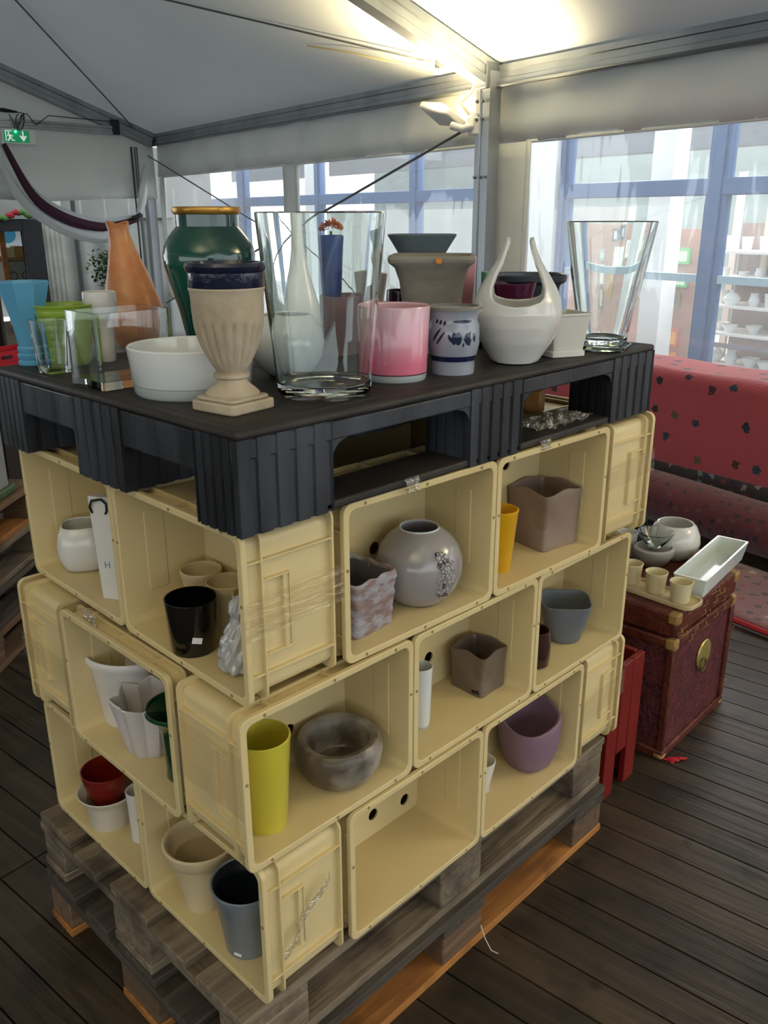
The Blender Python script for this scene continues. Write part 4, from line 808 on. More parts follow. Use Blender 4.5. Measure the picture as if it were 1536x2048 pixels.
# flared beige-grey pot, grey flared bowl behind
pot('flared_beige_pot', mat('beige_stoneware', '#918d82', '#7d746a', rough=.7, scale=5, stretch=(1, 1, 3), bump=.15), None, 0, (.767, .313, Z), 'beige-grey stoneware pot with flared square rim behind the pink pot', 'pot', rz=R(38),
    prof=[(0, 0), (.057, 0), (.060, .02), (.064, .10), (.069, .15), (.078, .178), (.090, .188), (.092, .196), (.089, .203), (.082, .203), (.070, .19), (.058, .15), (.05, .02), (0, .015)], dfm=lambda q, t, r, z: sq(3+5*max(0, min(1, (z-.1)/.09)))(q, t, r, z))
o = MB().box(-.006, .006, -.001, .001, -.004, .006).build('price_sticker', mat('orange_sticker', '#d98a3a', rough=.7)); o.matrix_world = Matrix.Translation((.700, .238, Z+.193)) @ Matrix.Rotation(R(-46), 4, 'Z'); tag(o, 'small orange sticker on the rim of the flared beige-grey pot', 'sticker')
pot('grey_flared_bowl', mat('blue_grey_matt', '#5d6a70', '#68767c', rough=.6, scale=4), [(.05, 0), (.046, .05), (.044, .16), (.052, .195), (.066, .218), (.080, .240)], .005, (.874, .439, Z), 'blue-grey flared vase rising behind the beige-grey pot', 'vase', dfm=sq(3.2), rz=R(40))
pot('small_white_vase', m_white, [(.024, 0), (.023, .05), (.022, .09), (.027, .125), (.031, .15)], .003, (.84, .56, Z), 'small white vase between the pink pot and the beige-grey pot', 'vase')
pot('dark_plum_vase', cer('dark_plum', '#2a0f20'), [(.03, 0), (.034, .06), (.03, .12)], .004, (.80, .44, Z), 'dark plum vase half hidden left of the beige-grey pot', 'vase')
# grey jar with blue painted decoration
p = empty('painted_stoneware_jar', (.574, .091, Z)); m_sj = cer('salt_glaze', '#8d93a2', '#9aa0ac', rough=.2, scale=4); m_pb = cer('cobalt_paint', '#151c40', rough=.2)
JP = [(.040, 0), (.041, .012), (.041, .028), (.0445, .036), (.0485, .055), (.0495, .072), (.047, .092), (.0445, .103), (.047, .112), (.0485, .118)]
def jr(z):
    for (a, b_), (c, d_) in zip(JP, JP[1:]):
        if b_ <= z <= d_: return a+(c-a)*(z-b_)/(d_-b_)
    return JP[-1][0]
MB().lathe(shell(JP, .004), 56).build('jar_body', m_sj, p)
MB().lathe([(.0455, .118), (.0515, .118), (.0515, .123), (.046, .124), (.0455, .118)], 56).build('rim', mat('jar_rim', '#7a756b', rough=.4), p)
b = MB(); b.lathe([(jr(.027)+.0002, .025), (jr(.028)+.0006, .027), (jr(.033)+.0006, .033), (jr(.035)+.0002, .035)], 56); b.build('painted_band', m_pb, p)
VA = math.atan2(CP.y-.091, CP.x-.574)
def patch(poly, nm='painted_motif'):
    # poly in (arc metres to the viewer's right, height); a fan laid on the jar wall
    cx = sum(q[0] for q in poly)/len(poly); cz = sum(q[1] for q in poly)/len(poly); v = []; f = []; n = len(poly); K = 4
    for k in range(K+1):
        for x, z in poly:
            X = cx+(x-cx)*k/K; Zz = cz+(z-cz)*k/K; r = jr(Zz)+.0005; a = VA+X/.047; v.append((r*cos(a), r*sin(a), Zz))
    for k in range(K):
        for i in range(n): f.append((k*n+i, k*n+(i+1) % n, (k+1)*n+(i+1) % n, (k+1)*n+i))
    MB().add(v, f).build(nm, m_pb, p, weld=False, smooth=False, solid=.0003)
def ell(cx, cz, a, b_, n=16, rot=0): return [(cx+a*cos(2*pi*i/n)*cos(rot)-b_*sin(2*pi*i/n)*sin(rot), cz+a*cos(2*pi*i/n)*sin(rot)+b_*sin(2*pi*i/n)*cos(rot)) for i in range(n)]
for off in (0, .098, .196):
    patch([(x+off, z) for x, z in ell(.001, .069, .0042, .0115)]+[]); patch([(x+off, z) for x, z in ell(.0085, .069, .0062, .0118)]); patch([(x+off, z) for x, z in ell(-.0055, .069, .0028, .008, rot=.5)])
    patch([(x+off, z) for x, z in ((.018, .068), (.022, .077), (.030, .0795), (.033, .082), (.032, .068), (.0345, .065), (.032, .061), (.031, .055), (.024, .058))]); patch([(x+off, z) for x, z in ell(.041, .070, .003, .008)])
    patch([(x+off, z) for x, z in ell(.018, .057, .0015, .004, 10)])
    patch([(x+off, z) for x, z in ell(.018, .099, .020, .0028)])
    for i in range(3): patch([(x+off, z) for x, z in ell(-.034+.0085*i, .0985-.0012*i, .0026, .0042, 10, -.3)])
    for i in range(2): patch([(x+off, z) for x, z in ell(-.032+.008*i, .075-.006*i, .0145, .0022, 14, .98)])
tag(p, 'grey stoneware jar painted with dark blue leaves and bands', 'jar')
# white basket vase with two horns
def hv():
    RP = [(0, .046), (.02, .058), (.045, .074), (.075, .086), (.10, .0895), (.125, .085), (.15, .074), (.175, .058), (.2, .042), (.22, .033), (.24, .0265)]
    def rr(z):
        for (a, b_), (c, d_) in zip(RP, RP[1:]):
            if z <= c: return b_+(d_-b_)*max(0, z-a)/(c-a)
        return RP[-1][1]
    va = math.atan2(CP.y-.08, CP.x-.757)
    def fn(u, v):
        a = 2*pi*u; s = abs(sin(a))   # a measured from the viewing direction
        q_ = math.degrees(math.asin(min(1, s))); TT = [(0, .116), (15, .118), (30, .124), (40, .134), (46, .150), (52, .178), (56, .205), (60, .236), (90, .242)]
        top = .242
        for (a0, t0), (a1, t1) in zip(TT, TT[1:]):
            if a0 <= q_ <= a1: top = t0+(t1-t0)*(q_-a0)/(a1-a0); break
        if v < .08: z = 0; r = .046*v/.08
        else: z = top*((v-.08)/.92)**.9; r = rr(z)
        k = 1.0
        return (r*k*cos(va+a), r*k*sin(va+a)*1.0, z)
    return MB().grid(fn, 200, 44, cu=True)
o = hv().build('handled_vase', cer('white_gloss', '#d9d8d4', rough=.1), solid=.008, loc=(.757, .080, Z)); o.modifiers['solid'].offset = -1; tag(o, 'glossy white egg shaped vase with two upright horn handles', 'vase')
pot('plum_bowl', cer('plum_gloss', '#4b1733', rough=.12), [(.03, 0), (.038, .05), (.05, .11), (.056, .139)], .004, (.935, .225, Z), 'plum coloured bowl seen through the opening of the horned vase', 'bowl')
pot('slate_planter', cer('slate_glaze', '#343a46', '#40464f', rough=.35), [(.045, 0), (.056, .06), (.070, .13), (.082, .138), (.083, .15)], .006, (1.06, .262, Z), 'dark slate planter with broad rim behind the horned vase', 'planter', dfm=sq(3.5), rz=R(40))
# white square planter
p = empty('square_white_planter', (.905, .072, Z), R(-24)); m_sp = cer('ivory_glaze', '#cfcdc4', rough=.4, coat=.1)
MB().lathe([(0, 0), (.041, 0), (.041, .010), (.0375, .013), (.047, .084), (.049, .085), (.049, .089), (.042, .089), (.034, .02), (0, .018)], 64, sq(14)).build('planter_body', m_sp, p)
for k in range(4): MB().ring([(-.033, .018), (.033, .018), (.039, .076), (-.039, .076)], [(-.030, .021), (.030, .021), (.0355, .073), (-.0355, .073)], -.0006, .0008, M=Matrix.Rotation(k*pi/2, 4, 'Z') @ Matrix(((1, 0, 0, 0), (0, .133, -1, -.0368-.0032), (0, 1, .0, 0), (0, 0, 0, 1)))).build('side_moulding', m_sp, p, smooth=False)
tag(p, 'small square ivory planter with moulded sides next to the horned vase', 'planter')
# green topped bottle and pink jar between
p = empty('small_bottle', (.873, .245, Z)); MB().lathe([(0, 0), (.016, 0), (.017, .02), (.014, .09), (.012, .105), (.012, .135), (0, .135)], 24).build('bottle_body', glass('dark_bottle', '#7d8b84'), p); MB().lathe([(0, .135), (.014, .135), (.014, .165), (0, .166)], 24).build('green_cap', cer('jade', '#5b8f74', rough=.4), p)
tag(p, 'small dark bottle with jade green cap behind the horned vase', 'bottle')
pot('pale_pink_vase', cer('pale_pink', '#c98d92', rough=.3), [(.02, 0), (.024, .10), (.028, .19)], .003, (.985, .40, Z), 'pale pink vase behind the green capped bottle', 'vase')
# things glimpsed on the crates inside the pallet opening
o = MB().lathe([(0, 0), (.02, 0), (.024, .085), (.018, .085), (.016, .004), (0, .004)], 20, sq(8)).build('black_square_cup', mat('black_gloss', '#17181b', rough=.2), loc=(.815, .135, ZB+.016)); tag(o, 'small black square cup standing in the right opening of the plastic pallet', 'cup')
p = empty('wooden_figurine', (.845, .185, ZB+.0005)); mo = mat('ochre_wood', '#a9783f', '#8a5c2c', rough=.5, scale=20)
MB().lathe([(0, 0), (.016, 0), (.017, .01), (.010, .03), (.014, .055), (.012, .072), (0, .074)], 18).build('body', mo, p); MB().lathe([(0, .068), (.009, .074), (.011, .084), (.007, .094), (0, .096)], 16).build('head', mo, p)
tag(p, 'small ochre wooden figurine inside the right opening of the plastic pallet', 'figurine')
for k, (x, y) in enumerate(((.93, .2), (1.0, .19))):
    o = MB().box(-.022, .022, -.02, .02, 0, .055).build('ochre_block', mo, bevel=.004, loc=(x, y, ZB+.0005), rz=R(20)); tag(o, ['ochre wooden block in the right opening of the plastic pallet, left one', 'ochre wooden block in the right opening of the plastic pallet, right one'][k], 'block', 'ochre blocks inside the pallet')
# ================================================================== POTS IN THE CRATES
BEFORE = set(bpy.data.objects)
def IN_CRATES():
    # the crates have a raised inner floor: bring each pot forward along the sight line by that much
    out = []
    for o in set(bpy.data.objects)-BEFORE:
        if o.parent or o.location.z > 1.1: continue
        dz = {3: .886, 2: .5901, 1: .2943}[3 if o.location.z > .8 else 2 if o.location.z > .5 else 1]; zz = {.886: z3, .5901: z2, .2943: z1}[dz]
        k = (CP.z-zz)/(CP.z-dz); o.location.x = CP.x+(o.location.x-CP.x)*k; o.location.y = CP.y+(o.location.y-CP.y)*k; out.append(o)
    return out
def fz(layer): return Z0+(layer-1)*H+.0145
z3, z2, z1 = fz(3), fz(2), fz(1)
m_ink = mat('blue_ink', '#5f6fa8', rough=.6)
p = empty('white_rounded_bowl', (.118, .745, z3), R(-30))
MB().lathe([(0, 0), (.030, 0), (.045, .010), (.054, .035), (.0555, .060), (.050, .085), (.043, .100), (.041, .102), (.039, .1), (.048, .07), (.04, .02), (0, .01)], 56, sq(3)).build('bowl_body', m_white, p)
for k, (a, b_, c, d_) in enumerate(((-.022, .030, -.010, .031), (-.022, .027, -.021, .035), (-.012, .026, -.011, .035), (-.006, .028, .004, .034))): MB().box(a, c, -.0545, -.0535, b_, d_).build('painted_mark', m_ink, p)
for q in kids(p)[1:]: q.rotation_euler[2] = R(-20); q.location = (0, -.001, .012)
tag(p, 'white glossy rounded square bowl in the top left crate', 'bowl')
p = empty('flat_white_vase', (.078, .552, z3), R(-62)); p.scale = (.8, 1, 1)
b = MB(); b.add([(x, y, z) for z, w, sk in ((0, .026, .0), (.215, .031, -.006)) for x, y in ((-w+sk, -.012), (w+sk, -.012), (w+sk, .012), (-w+sk, .012))], [(0, 1, 5, 4), (1, 2, 6, 5), (2, 3, 7, 6), (3, 0, 4, 7), (3, 2, 1, 0), (4, 5, 6, 7)]); b.build('vase_body', m_white, p, bevel=.003)
MB().tube([(-.026, -.013, .182), (-.029, -.016, .195), (-.022, -.017, .208), (.005, -.017, .213), (.018, -.017, .205), (.016, -.015, .19), (.010, -.013, .183)], .0026, 8).build('wire_handle', m_blk, p)
MB().box(-.008, .004, -.0129, -.0118, .075, .0765).box(-.008, -.0065, -.0129, -.0118, .069, .082).box(.004, .0055, -.0129, -.0118, .069, .082).build('painted_mark', m_ink, p)
tag(p, 'tall flat white vase with black wire handle in the top left crate', 'vase')
m_cream = mat('cream_terracotta', '#c9b88f', '#bba983', rough=.55, scale=8)
cupp = [(.028, 0), (.030, .01), (.040, .088), (.043, .092), (.043, .102)]
for x, y, lb, s in ((.159, .358, 'cream cup standing leftmost of the three behind the black tumbler', .92), (.159, .275, 'cream cup standing between the other two behind the black tumbler', .92), (.159, .192, 'cream cup with terracotta rim rightmost behind the black tumbler', .94)):
    o = pot('cream_cup', m_cream, [(a*s, b_*s) for a, b_ in cupp], .004, (x, y, z3), lb, 'cup', group='cream cups in the near top crate')
p = empty('black_tumbler', (.067, .255, z3)); MB().lathe(shell([(.0395, 0), (.041, .003), (.0465, .098)], .003), 56).build('tumbler_body', mat('black_glass', '#0b0908', rough=.08, coat=.5), p)
va = math.atan2(CP.y-.255, CP.x-.067)
def tagm(p, r, a, z, w, h, rot, m_, nm='price_tag', tilt=0):
    X = Matrix.Rotation(a, 4, 'Z') @ Matrix.Translation((r, 0, z)) @ Matrix.Rotation(pi/2, 4, 'Z') @ Matrix.Rotation(pi/2, 4, 'X') @ Matrix.Rotation(rot, 4, 'Z')
    q = MB().box(-w/2, w/2, -h/2, h/2, -.0006, .0006).build(nm, m_, p); q.matrix_local = X; return q
m_lab = mat('paper_label', '#e3e2e6', rough=.7)
q = tagm(p, .0432, va+.12, .034, .017, .011, R(-14), m_lab); 
tag(p, 'black glass tumbler with a small white price tag in the near top crate', 'tumbler')
b = MB()
def wv(u, v):
    z = .135*v; a = 2*pi*u; R_ = [(0, .012), (.06, .034), (.2, .036), (.42, .031), (.6, .019), (.72, .012), (.82, .018), (.93, .014), (1, .002)]
    for (s0, r0), (s1, r1) in zip(R_, R_[1:]):
        if v <= s1: r = r0+(r1-r0)*(v-s0)/(s1-s0); break
    r *= 1+.10*sin(7*a+v*16)*.6+.06*sin(11*a-v*23); return (r*cos(a)+.010*max(0, v-.55), r*sin(a), z)
b.grid(wv, 90, 50, cu=True); o = b.build('wrapped_figurine', mat('milky_film', '#c9cbcb', rough=.08, trans=.35, coat=1), loc=(.078, .132, z3)); tag(o, 'small white bird shaped vase wrapped in shiny film in the near top crate', 'vase')
# stone textured square pot
p = empty('stone_texture_pot', (.332, .118, z3), R(4)); m_st = mat('whitewashed_stone', '#86706a', '#9d9aa2', rough=.8, scale=30, stretch=(1, 1, 2.2), bump=.5, bscale=45, lo=.42, hi=.6)
def sd(q, t, r, z):
    X = sq(9)(q, t, r, z); k = 1
    if r > .05: s = t*8/pi; k = 1+.035*abs(sin(s*1.9+floor_(z/.018)*1.3))*abs(sin(pi*z/.018))**.5+.01*sin(t*13+z*200)
    return (X[0]*k, X[1]*k, z+(.002*sin(t*9) if z > .1 else 0))
floor_ = math.floor
MB().lathe([(0, 0)]+[(.052+.008*i/30, .108*i/30) for i in range(31)]+[(.057, .111), (.053, .108), (.048, .02), (0, .015)], 160, sd).build('pot_body', m_st, p)
MB().lathe([(0, .014), (.047, .014), (.050, .06), (.0528, .104)], 64, sq(9)).build('pot_lining', mat('grey_lining', '#5d5b60', '#4c4a50', rough=.6, scale=12), p, solid=.001)
tag(p, 'square pot of pinkish grey layered stone texture in front of the ball vase', 'pot')
# ball vase with flower relief
p = empty('grey_ball_vase', (.501, .106, z3)); p.scale = (.98, .97, 1); m_bv = cer('taupe_grey_glaze', '#8f8a8b', '#989394', rough=.15, scale=3)
MB().lathe([(0, 0), (.045, 0), (.062, .012), (.080, .036), (.0885, .066), (.088, .09), (.078, .118), (.062, .137), (.046, .148), (.040, .152), (.037, .151), (.038, .146), (.06, .12), (.06, .05), (0, .02)], 72).build('vase_body', m_bv, p)
MB().lathe([(.0375, .1505), (.041, .1515), (.0395, .1545), (.0365, .153), (.0375, .1505)], 48).build('pale_rim', cer('pale_rim', '#b9c0c4'), p)
va = math.atan2(CP.y-.106, CP.x-.501); fb = MB(); rnd = random.Random(8)
for (dx, dz, s) in ((.052, .112, .016), (.068, .098, .015), (.055, .086, .014), (.070, .070, .015), (.052, .058, .013), (.062, .043, .014), (.045, .118, .010), (.046, .042, .009), (.045, .100, .009), (.078, .084, .009), (.045, .072, .010)):
    r = 1.0
    zz = dz; pr_ = [(.012, .062), (.036, .080), (.066, .0885), (.09, .088), (.118, .078), (.137, .062)]
    for (a0, b0), (a1, b1) in zip(pr_, pr_[1:]):
        if a0 <= zz <= a1: rr_ = b0+(b1-b0)*(zz-a0)/(a1-a0)
    a = va+dx/.0885*1.0; c = Vector((rr_*cos(a), rr_*sin(a), zz)); nrm = Vector((cos(a), sin(a), (zz-.08)*6)).normalized(); Q = nrm.to_track_quat('Z', 'Y').to_matrix().to_4x4(); Q.translation = c
    for k in range(5):
        t = 2*pi*k/5+s*100; fb.lathe([(0, .004), (s*.22, .0035), (s*.34, .001), (s*.36, -.002)], 10, M=Q @ Matrix.Translation((s*.5*cos(t), s*.5*sin(t), 0)))
    fb.lathe([(0, .005), (s*.16, .004), (s*.22, 0)], 8, M=Q)
fb.build('flower_relief', mat('relief_glaze', '#54474a', '#a09a9b', rough=.2, scale=70, coat=.5, lo=.42, hi=.52), p, weld=False)
tag(p, 'glossy grey ball vase with raised flower relief', 'vase')
pot('yellow_cup', cer('mustard', '#d9a414', rough=.35), [(.024, 0), (.026, .003), (.0375, .132), (.0385, .134), (.0385, .138)], .0035, (.735, .082, z3), 'mustard yellow tapered cup left of the taupe cube pot in the top layer', 'cup')
def cubepot(name, x, y, z, hw, h, rz, m_, label, dent, parent=None):
    def d(q, t, r, zz):
        X = sq(11)(q, t, r, zz); w = zz/h; k = 1+dent*(-.05*sin(pi*w)+.04*(w-.5))
        e = dent*.0025*sin(3*t+w*5)*(r > hw*.5); c = max(0, 1-abs(w-.55)/.3)*dent*.007*max(0, cos(2*(t-.7)))**4 if r > hw*.9 else 0
        return (X[0]*k+e-c*cos(t), X[1]*k+e*.6-c*sin(t), zz+(.004*dent*cos(4*t) if w > .95 else 0))
    p = empty(name, (x, y, z), rz); n = 14
    MB().lathe([(0, 0), (hw*.93, 0)]+[(hw*(.97+.03*i/n), .004+(h-.008)*i/n) for i in range(n+1)]+[(hw*.985, h), (hw*.93, h), (hw*.90, h*.9), (hw*.88, .02), (0, .015)], 120, d).build('pot_body', m_, p); tag(p, label, 'pot'); return p
m_tau = mat('taupe_clay', '#7d6a5e', '#89766a', rough=.5, scale=4, coat=.1)
cubepot('taupe_cube_pot', .948, .113, z3, .063, .138, R(-8), m_tau, 'large dented taupe cube pot in the right hand crate of the top layer', 1)
# middle layer
p = empty('oval_white_pot', (.082, .570, z2), R(-64)); p.scale = (.98, .98, 1); MB().lathe(shell([(.045, 0), (.047, .004), (.066, .135), (.072, .142), (.074, .150), (.072, .157)], .006), 72, lambda q, t, r, z: (q[0]*1.12, q[1]*.74, z)).build('pot_body', m_white, p); tag(p, 'large oval white pot at the back left of the middle layer crate', 'pot')
def star(q, t, r, z): k = 1+.11*(abs(((t*7/pi) % 2)-1)*2-1)*(r > .02)*(.4+.6*min(1, z/.05)); return (q[0]*k, q[1]*k, z+.005*(abs(((t*7/pi) % 2)-1)*2-1)*(z > .1))
p = pot('star_white_pot', cer('white_pinkish', '#c9c2c2', rough=.3), [(.042, 0), (.046, .004), (.053, .05), (.060, .09), (.067, .118)], .005, (.066, .445, z2), 'white zigzag edged star shaped pot in the middle layer', 'pot', dfm=star, seg=140)
p = empty('green_flared_pot', (.060, .316, z2)); MB().lathe(shell([(.031, 0), (.034, .006), (.032, .02), (.037, .10), (.044, .128), (.058, .142), (.0635, .147), (.0635, .152)], .006), 64).build('pot_body', cer('dark_green_glaze', '#0e4028', '#0b3320', rough=.12), p)
q = tagm(p, .0358, math.atan2(CP.y-.316, CP.x-.06)+(-.35), .035, .010, .018, 0, m_lab)
tag(p, 'dark green pot with broad flared rim beside the white star pot', 'pot')
pot('lemon_tall_cup', cer('lemon_glaze', '#c9bd3e', rough=.35), [(.036, 0), (.038, .004), (.0485, .172), (.0495, .176), (.0495, .18)], .004, (.083, .092, z2), 'tall lemon yellow cup in the near corner crate of the middle layer', 'cup')
p = empty('stone_bowl', (.268, .100, z2)); p.scale = (.95, .95, 1); MB().lathe([(0, 0), (.050, 0), (.070, .012), (.086, .038), (.090, .062), (.087, .082), (.080, .090), (.072, .090), (.064, .084), (.058, .055), (.054, .034), (.050, .030), (.02, .029), (.008, .028), (.007, .020), (0, .020)], 72, lambda q, t, r, z: (q[0]*(1+.012*sin(2*t+1)+.006*sin(5*t)), q[1]*(1+.012*sin(2*t+1)+.006*cos(4*t)), z+.0015*sin(3*t)*(z > .05))).build('bowl_body', mat('mottled_stone', '#54493d', '#9d968b', rough=.4, scale=8, bump=.6, bscale=24, coat=.25, lo=.42, hi=.6), p); tag(p, 'heavy round mottled stone bowl in the middle layer crate', 'bowl')
p = empty('white_tumbler', (.505, .100, z2)); MB().lathe(shell([(.0185, .006), (.0205, .012), (.0245, .138), (.0245, .142)], .002), 48).build('white_lining', m_whiteg, p); MB().lathe([(0, 0), (.0178, 0), (.0184, .002), (.0186, .0058), (0, .0058)], 48).build('clear_foot', mat('milky_foot', '#aeb5b6', rough=.1, coat=.6), p); tag(p, 'slim white glass tumbler left of the small taupe pot in the middle layer', 'tumbler')
p = cubepot('taupe_cube_pot', .722, .116, z2, .048, .102, R(2), mat('taupe_clay_dark', '#65574c', '#6f6055', rough=.4, scale=4, coat=.2), 'small taupe cube pot with stamped letters in the middle layer', .8)
text('stamped_letters', 'em', .017, m_blk, Matrix.Translation((-.0478, -.028, .014)) @ Matrix.Rotation(R(-90), 4, 'Z') @ Matrix.Rotation(R(90), 4, 'X'), p, .0015)
pot('brown_mug', cer('dark_brown_glaze', '#3a1f1a', '#2c1512', rough=.15), [(.026, 0), (.031, .004), (.034, .03), (.034, .06), (.031, .085), (.032, .092)], .005, (.896, .076, z2), 'dark brown cup beside the blue-grey pot in the middle layer', 'cup')
pot('blue_grey_pot', mat('slate_matt', '#666b72', '#6f747b', rough=.55, scale=4), [(.036, 0), (.042, .004), (.052, .045), (.061, .10), (.0625, .106)], .004, (1.062, .105, z2), 'blue-grey pot with rounded square rim at the right of the middle layer', 'pot', rz=R(40), dfm=lambda q, t, r, z: sq(2+2.2*min(1, z/.08))(q, t, r, z))
# bottom layer
pot('white_flared_bowl', cer('cream_white', '#cfc9ba', rough=.35), [(.044, 0), (.046, .003), (.050, .058), (.055, .070), (.064, .077), (.067, .086)], .004, (.060, .658, z1), 'cream white flared bowl holding the red pot in the bottom left crate', 'bowl')
pot('red_pot', cer('brick_red_glaze', '#7a1c14', '#64150f', rough=.25), [(.028, 0), (.031, .003), (.041, .033), (.054, .085), (.0555, .100)], .004, (.064, .664, z1+.0075+.045-.012), 'brick red pot sitting inside the white flared bowl', 'pot')
bpy.data.objects['red_pot'].location.z = z1+.034
pot('white_cylinder_vase', m_white, [(.022, 0), (.024, .10), (.026, .125)], .003, (.079, .555, z1), 'white cylinder vase half hidden behind the crate wall, right of the red pot', 'vase')
pot('cream_tapered_pot', mat('cream_pot', '#cdbb96', '#bfae8b', rough=.45, scale=7, coat=.15), [(.036, 0), (.038, .006), (.037, .012), (.0585, .118), (.0665, .124), (.0705, .134), (.0735, .152)], .008, (.066, .293, z1), 'large cream tapered pot with thick rim in the near bottom crate', 'pot')
p = empty('blue_grey_bucket', (.062, .140, z1)); p.scale = (1.05, 1.05, 1); MB().lathe(shell([(.038, 0), (.041, .004), (.0545, .118), (.058, .122), (.0625, .150)], .005), 64).build('pot_body', mat('bluegrey_glaze', '#64707c', '#8593a0', rough=.28, scale=9, stretch=(1, 1, .3), coat=.3), p); MB().lathe([(0, .02), (.037, .02), (.050, .12), (.0575, .149)], 56).build('dark_lining', mat('navy_lining', '#141a26', rough=.4), p, solid=.0006); q = tagm(p, .0425, math.atan2(CP.y-.118, CP.x-.083)+(-.5), .016, .014, .006, R(-10), m_lab); tag(p, 'blue-grey glazed bucket shaped pot in the near bottom crate', 'pot')
pot('lilac_pot', mat('lilac_matt', '#7b6073', '#846a7c', rough=.55, scale=4), None, 0, (.912, .092, z1), 'lilac rounded pot with sloping rim in the bottom layer', 'pot', rz=R(-12), seg=80,
    prof=[(0, 0), (.042, 0), (.055, .012), (.066, .05), (.071, .09), (.0725, .12), (.0715, .136), (.068, .141), (.063, .139), (.062, .12), (.055, .05), (.04, .02), (0, .015)], dfm=lambda q, t, r, z: tuple(sq(2.6)(q, t, r, z)[:2])+(z-(.020*(cos(t+2.5)) if z > .1 else 0)*((z-.1)/.04),))
p = empty('white_teacup', (.745, .112, z1)); MB().lathe(shell([(.018, 0), (.020, .006), (.026, .03), (.033, .062), (.0335, .068)], .003), 40).build('cup_body', m_white, p); MB().tube([(.029, 0, .055), (.044, 0, .056), (.048, 0, .04), (.038, 0, .026), (.026, 0, .024)], .0032, 8).build('handle', m_white, p)
MB().lathe([(0, -.001), (.0, 0), (.022, 0), (.022, .002), (0, .002)], 24).build('foot', m_white, p); p.scale = (1, 1, 1.2)
tag(p, 'small white cup with handle at the left of the lilac pot crate', 'cup')
for o in IN_CRATES(): pass
# ================================================================== TRUNK, PLANTER AND THEIR THINGS
p = empty('wicker_trunk', (1.565, .025, 0), R(1.5)); m_tr = mat('trunk_wicker', '#471a1d', '#642a2f', rough=.6, scale=50, stretch=(1, 1, 1), bump=.8, bscale=90, lo=.4, hi=.6)
m_tb = mat('trunk_brown', '#4a1a12', '#632e1c', rough=.5, scale=14, bump=.6, bscale=60); m_lea = mat('brass_leather', '#a3824a', '#8a6a3a', rough=.5, scale=40, bump=.4)
TWd, TDp, TH = .47, .52, .50
MB().box(.012, TWd-.012, .012, TDp-.012, .01, TH-.085).build('body', m_tr, p, bevel=.006)
MB().box(.004, TWd-.004, .004, TDp-.004, TH-.080, TH).build('lid', m_tb, p, bevel=.01)
for z0, z1_ in ((0, .03), (TH-.115, TH-.085)): MB().ring([(.0, 0), (TWd, 0), (TWd, TDp), (0, TDp)], [(.02, .02), (TWd-.02, .02), (TWd-.02, TDp-.02), (.02, TDp-.02)], z0, z1_).build('edge_band', m_tb, p, bevel=.005)
for x in (0, TWd-.025):
    for y in (0, TDp-.025): MB().box(x, x+.025, y, y+.025, .03, TH-.115).build('corner_band', m_tb, p, bevel=.005)
for x in (-.002, TWd-.033):
    for y in (-.002, TDp-.033):
        for z in (TH-.035, TH-.12, -.0): MB().box(x, x+.035, y, y+.035, max(z, .0), z+(.037 if z > .1 else .02)).build('corner_cap', m_lea, p, bevel=.008)
b = MB(); b.lathe([(0, 0), (.048, 0), (.052, .004), (.048, .008), (.03, .010), (0, .010)], 36, M=Matrix.Translation((.26, .012, .27)) @ Matrix.Rotation(R(90), 4, 'X')); b.build('round_clasp', mat('brass', '#a89a5c', rough=.35, metal=.5), p)
MB().tube([(.235+.022*cos(t*pi/8), -.004, .245+.022*sin(t*pi/8)) for t in range(16)], .003, 6, closed=True).build('clasp_ring', mat('brass_dark', '#6b5a30', rough=.4, metal=.6), p)
rnd = random.Random(9); s = MB()
for k in range(26):
    t = rnd.random(); x = TWd*t; z = TH-.1+rnd.uniform(-.02, .1); s.tube([(x, -.001, z), (x+.01, -.010, z+.008), (x+.018, -.003, z+.018)], .0012, 4)
for k in range(10): x = TWd; z = .05+k*.04; s.tube([(x, .0, z), (x+.007, -.006, z+.007)], .001, 4)
s.build('loose_wicker', m_lea, p)
tag(p, 'dark red wicker trunk with brass clasp behind the right end of the crates', 'trunk')
zt = TH+.0008
p = empty('cream_tray', (1.668, .165, zt), R(86)); b = MB(); b.ring(rrect(.31, .105, .03), rrect(.295, .09, .024), .0, .014).prism(rrect(.30, .095, .03), 0, .007); b.build('tray_body', m_cream, p, bevel=.002); tag(p, 'cream tray with rounded corners carrying three little pots on the trunk', 'tray')
for k, (x, y, lb) in enumerate(((1.650, .065, 'small cream pot on the tray, nearest to the white trough'), (1.668, .155, 'small cream pot in the middle of the tray'), (1.680, .245, 'small cream pot on the tray, nearest to the crates'))):
    pot('small_cream_pot', mat('cream_gloss', '#d6cba4', rough=.35), [(.026, 0), (.028, .004), (.033, .058), (.035, .066)], .003, (x, y, zt+.0075), lb, 'pot', group='little cream pots on the tray')
o = MB(); L = []
for a, c, z in ((.40, .085, 0), (.43, .105, .062)): L.append([(x, y, z) for x, y in rrect(a, c, .006, 3)])
for a, c, z in ((.418, .093, .062), (.392, .077, .008)): L.append([(x, y, z) for x, y in rrect(a, c, .006, 3)])
n = len(L[0]); o.add(sum(L, []), [(k*n+i, k*n+(i+1) % n, (k+1)*n+(i+1) % n, (k+1)*n+i) for k in range(3) for i in range(n)]+[tuple(range(n))[::-1], tuple(range(3*n, 4*n))])
o = o.build('white_trough', cer('trough_white', '#d3dad6', rough=.3), loc=(1.935, .095, zt), rz=R(6)); tag(o, 'long rectangular white trough lying on the trunk', 'trough')
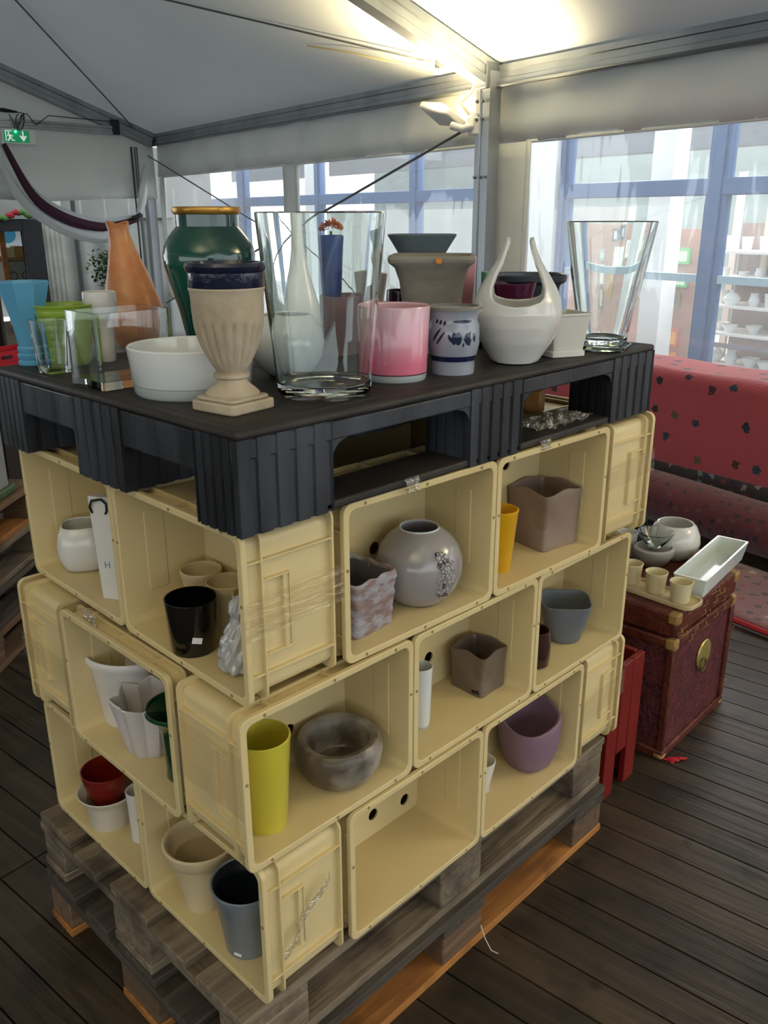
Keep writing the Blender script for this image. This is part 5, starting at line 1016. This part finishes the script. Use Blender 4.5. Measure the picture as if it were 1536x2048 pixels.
pot('white_round_pot', cer('white_shine', '#d0cec8', rough=.08), None, 0, (2.00, .262, zt), 'shiny white round pot with wide opening on the trunk', 'pot', prof=[(0, 0), (.05, 0), (.075, .02), (.088, .055), (.084, .085), (.07, .115), (.06, .124), (.056, .122), (.066, .10), (.078, .06), (.05, .02), (0, .012)])
o = pot('grey_glazed_dish', cer('silver_grey_glaze', '#9b9894', rough=.06), None, 0, (1.885, .275, zt), 'shiny grey glazed low pot in front of the white round pot on the trunk', 'pot', prof=[(0, 0), (.035, 0), (.055, .02), (.068, .045), (.067, .06), (.058, .066), (.055, .064), (.05, .03), (0, .012)])
o = MB().lathe([(0, .0), (.025, 0), (.028, .004), (.050, .03), (.060, .05), (.0585, .052), (.048, .033), (.025, .008), (0, .007)], 40).build('glass_bowl_small', g1, loc=(1.885, .275, zt+.067)); tag(o, 'clear glass bowl standing in the grey glazed pot on the trunk', 'bowl')
pot('white_cup', m_white, [(.028, 0), (.030, .004), (.036, .086)], .003, (1.90, .385, zt), 'plain white cup at the crate side of the trunk top', 'cup')
pot('dark_glass_jar', glass('blue_grey_glass', '#c3d0d6'), [(.03, 0), (.034, .004), (.034, .10), (.03, .11)], .003, (2.0, .40, zt), 'blue-grey glass jar behind the white cup on the trunk', 'jar')
# red slatted planter box
p = empty('red_planter', (1.255, .055, 0), R(1)); m_rd = mat('red_paint', '#6a110d', '#7a1711', rough=.45, scale=5)
for x0, x1, z0 in ((0, .062, 0), (.066, .124, .13), (.128, .19, 0)): MB().box(x0, x1, 0, .018, z0, .42).build('front_board', m_rd, p, bevel=.002)
for y0 in (.024, .105, .186, .267, .348): MB().box(0, .018, y0, y0+.076, 0 if y0 in (.024, .348) else .13, .42).build('side_board', m_rd, p, bevel=.002); MB().box(.172, .19, y0, y0+.076, 0 if y0 in (.024, .348) else .13, .42).build('side_board', m_rd, p, bevel=.002)
MB().box(0, .19, .43, .448, .0, .42).build('back_board', m_rd, p, bevel=.002); MB().box(.018, .172, .018, .43, .14, .155).build('floor_board', m_rd, p); MB().box(.018, .172, .018, .036, .29, .32).build('batten', m_rd, p)
tag(p, 'red painted slatted planter box between the crates and the trunk', 'planter')
o = MB().grid(lambda u, v: (.07*(u-.5)+.01*sin(v*5), .03*(v-.5)*(1.2-u)+.004*sin(u*20), .002+.006*sin(pi*u)*sin(pi*v)), 14, 6).build('red_scrap', mat('red_scrap', '#b01c28', rough=.5), solid=.001, loc=(1.60, -.005, .001), rz=R(-35)); tag(o, 'small red plastic scrap on the floor in front of the trunk', 'scrap')
o = MB().tube([(.60, -.012, .06), (.595, -.03, .035), (.60, -.045, .008), (.607, -.06, .004)], .0012, 5).build('loose_thread', mat('pale_thread', '#c9c2ae', rough=.6)); tag(o, 'thin pale strap thread hanging from the lowest pallet', 'thread')
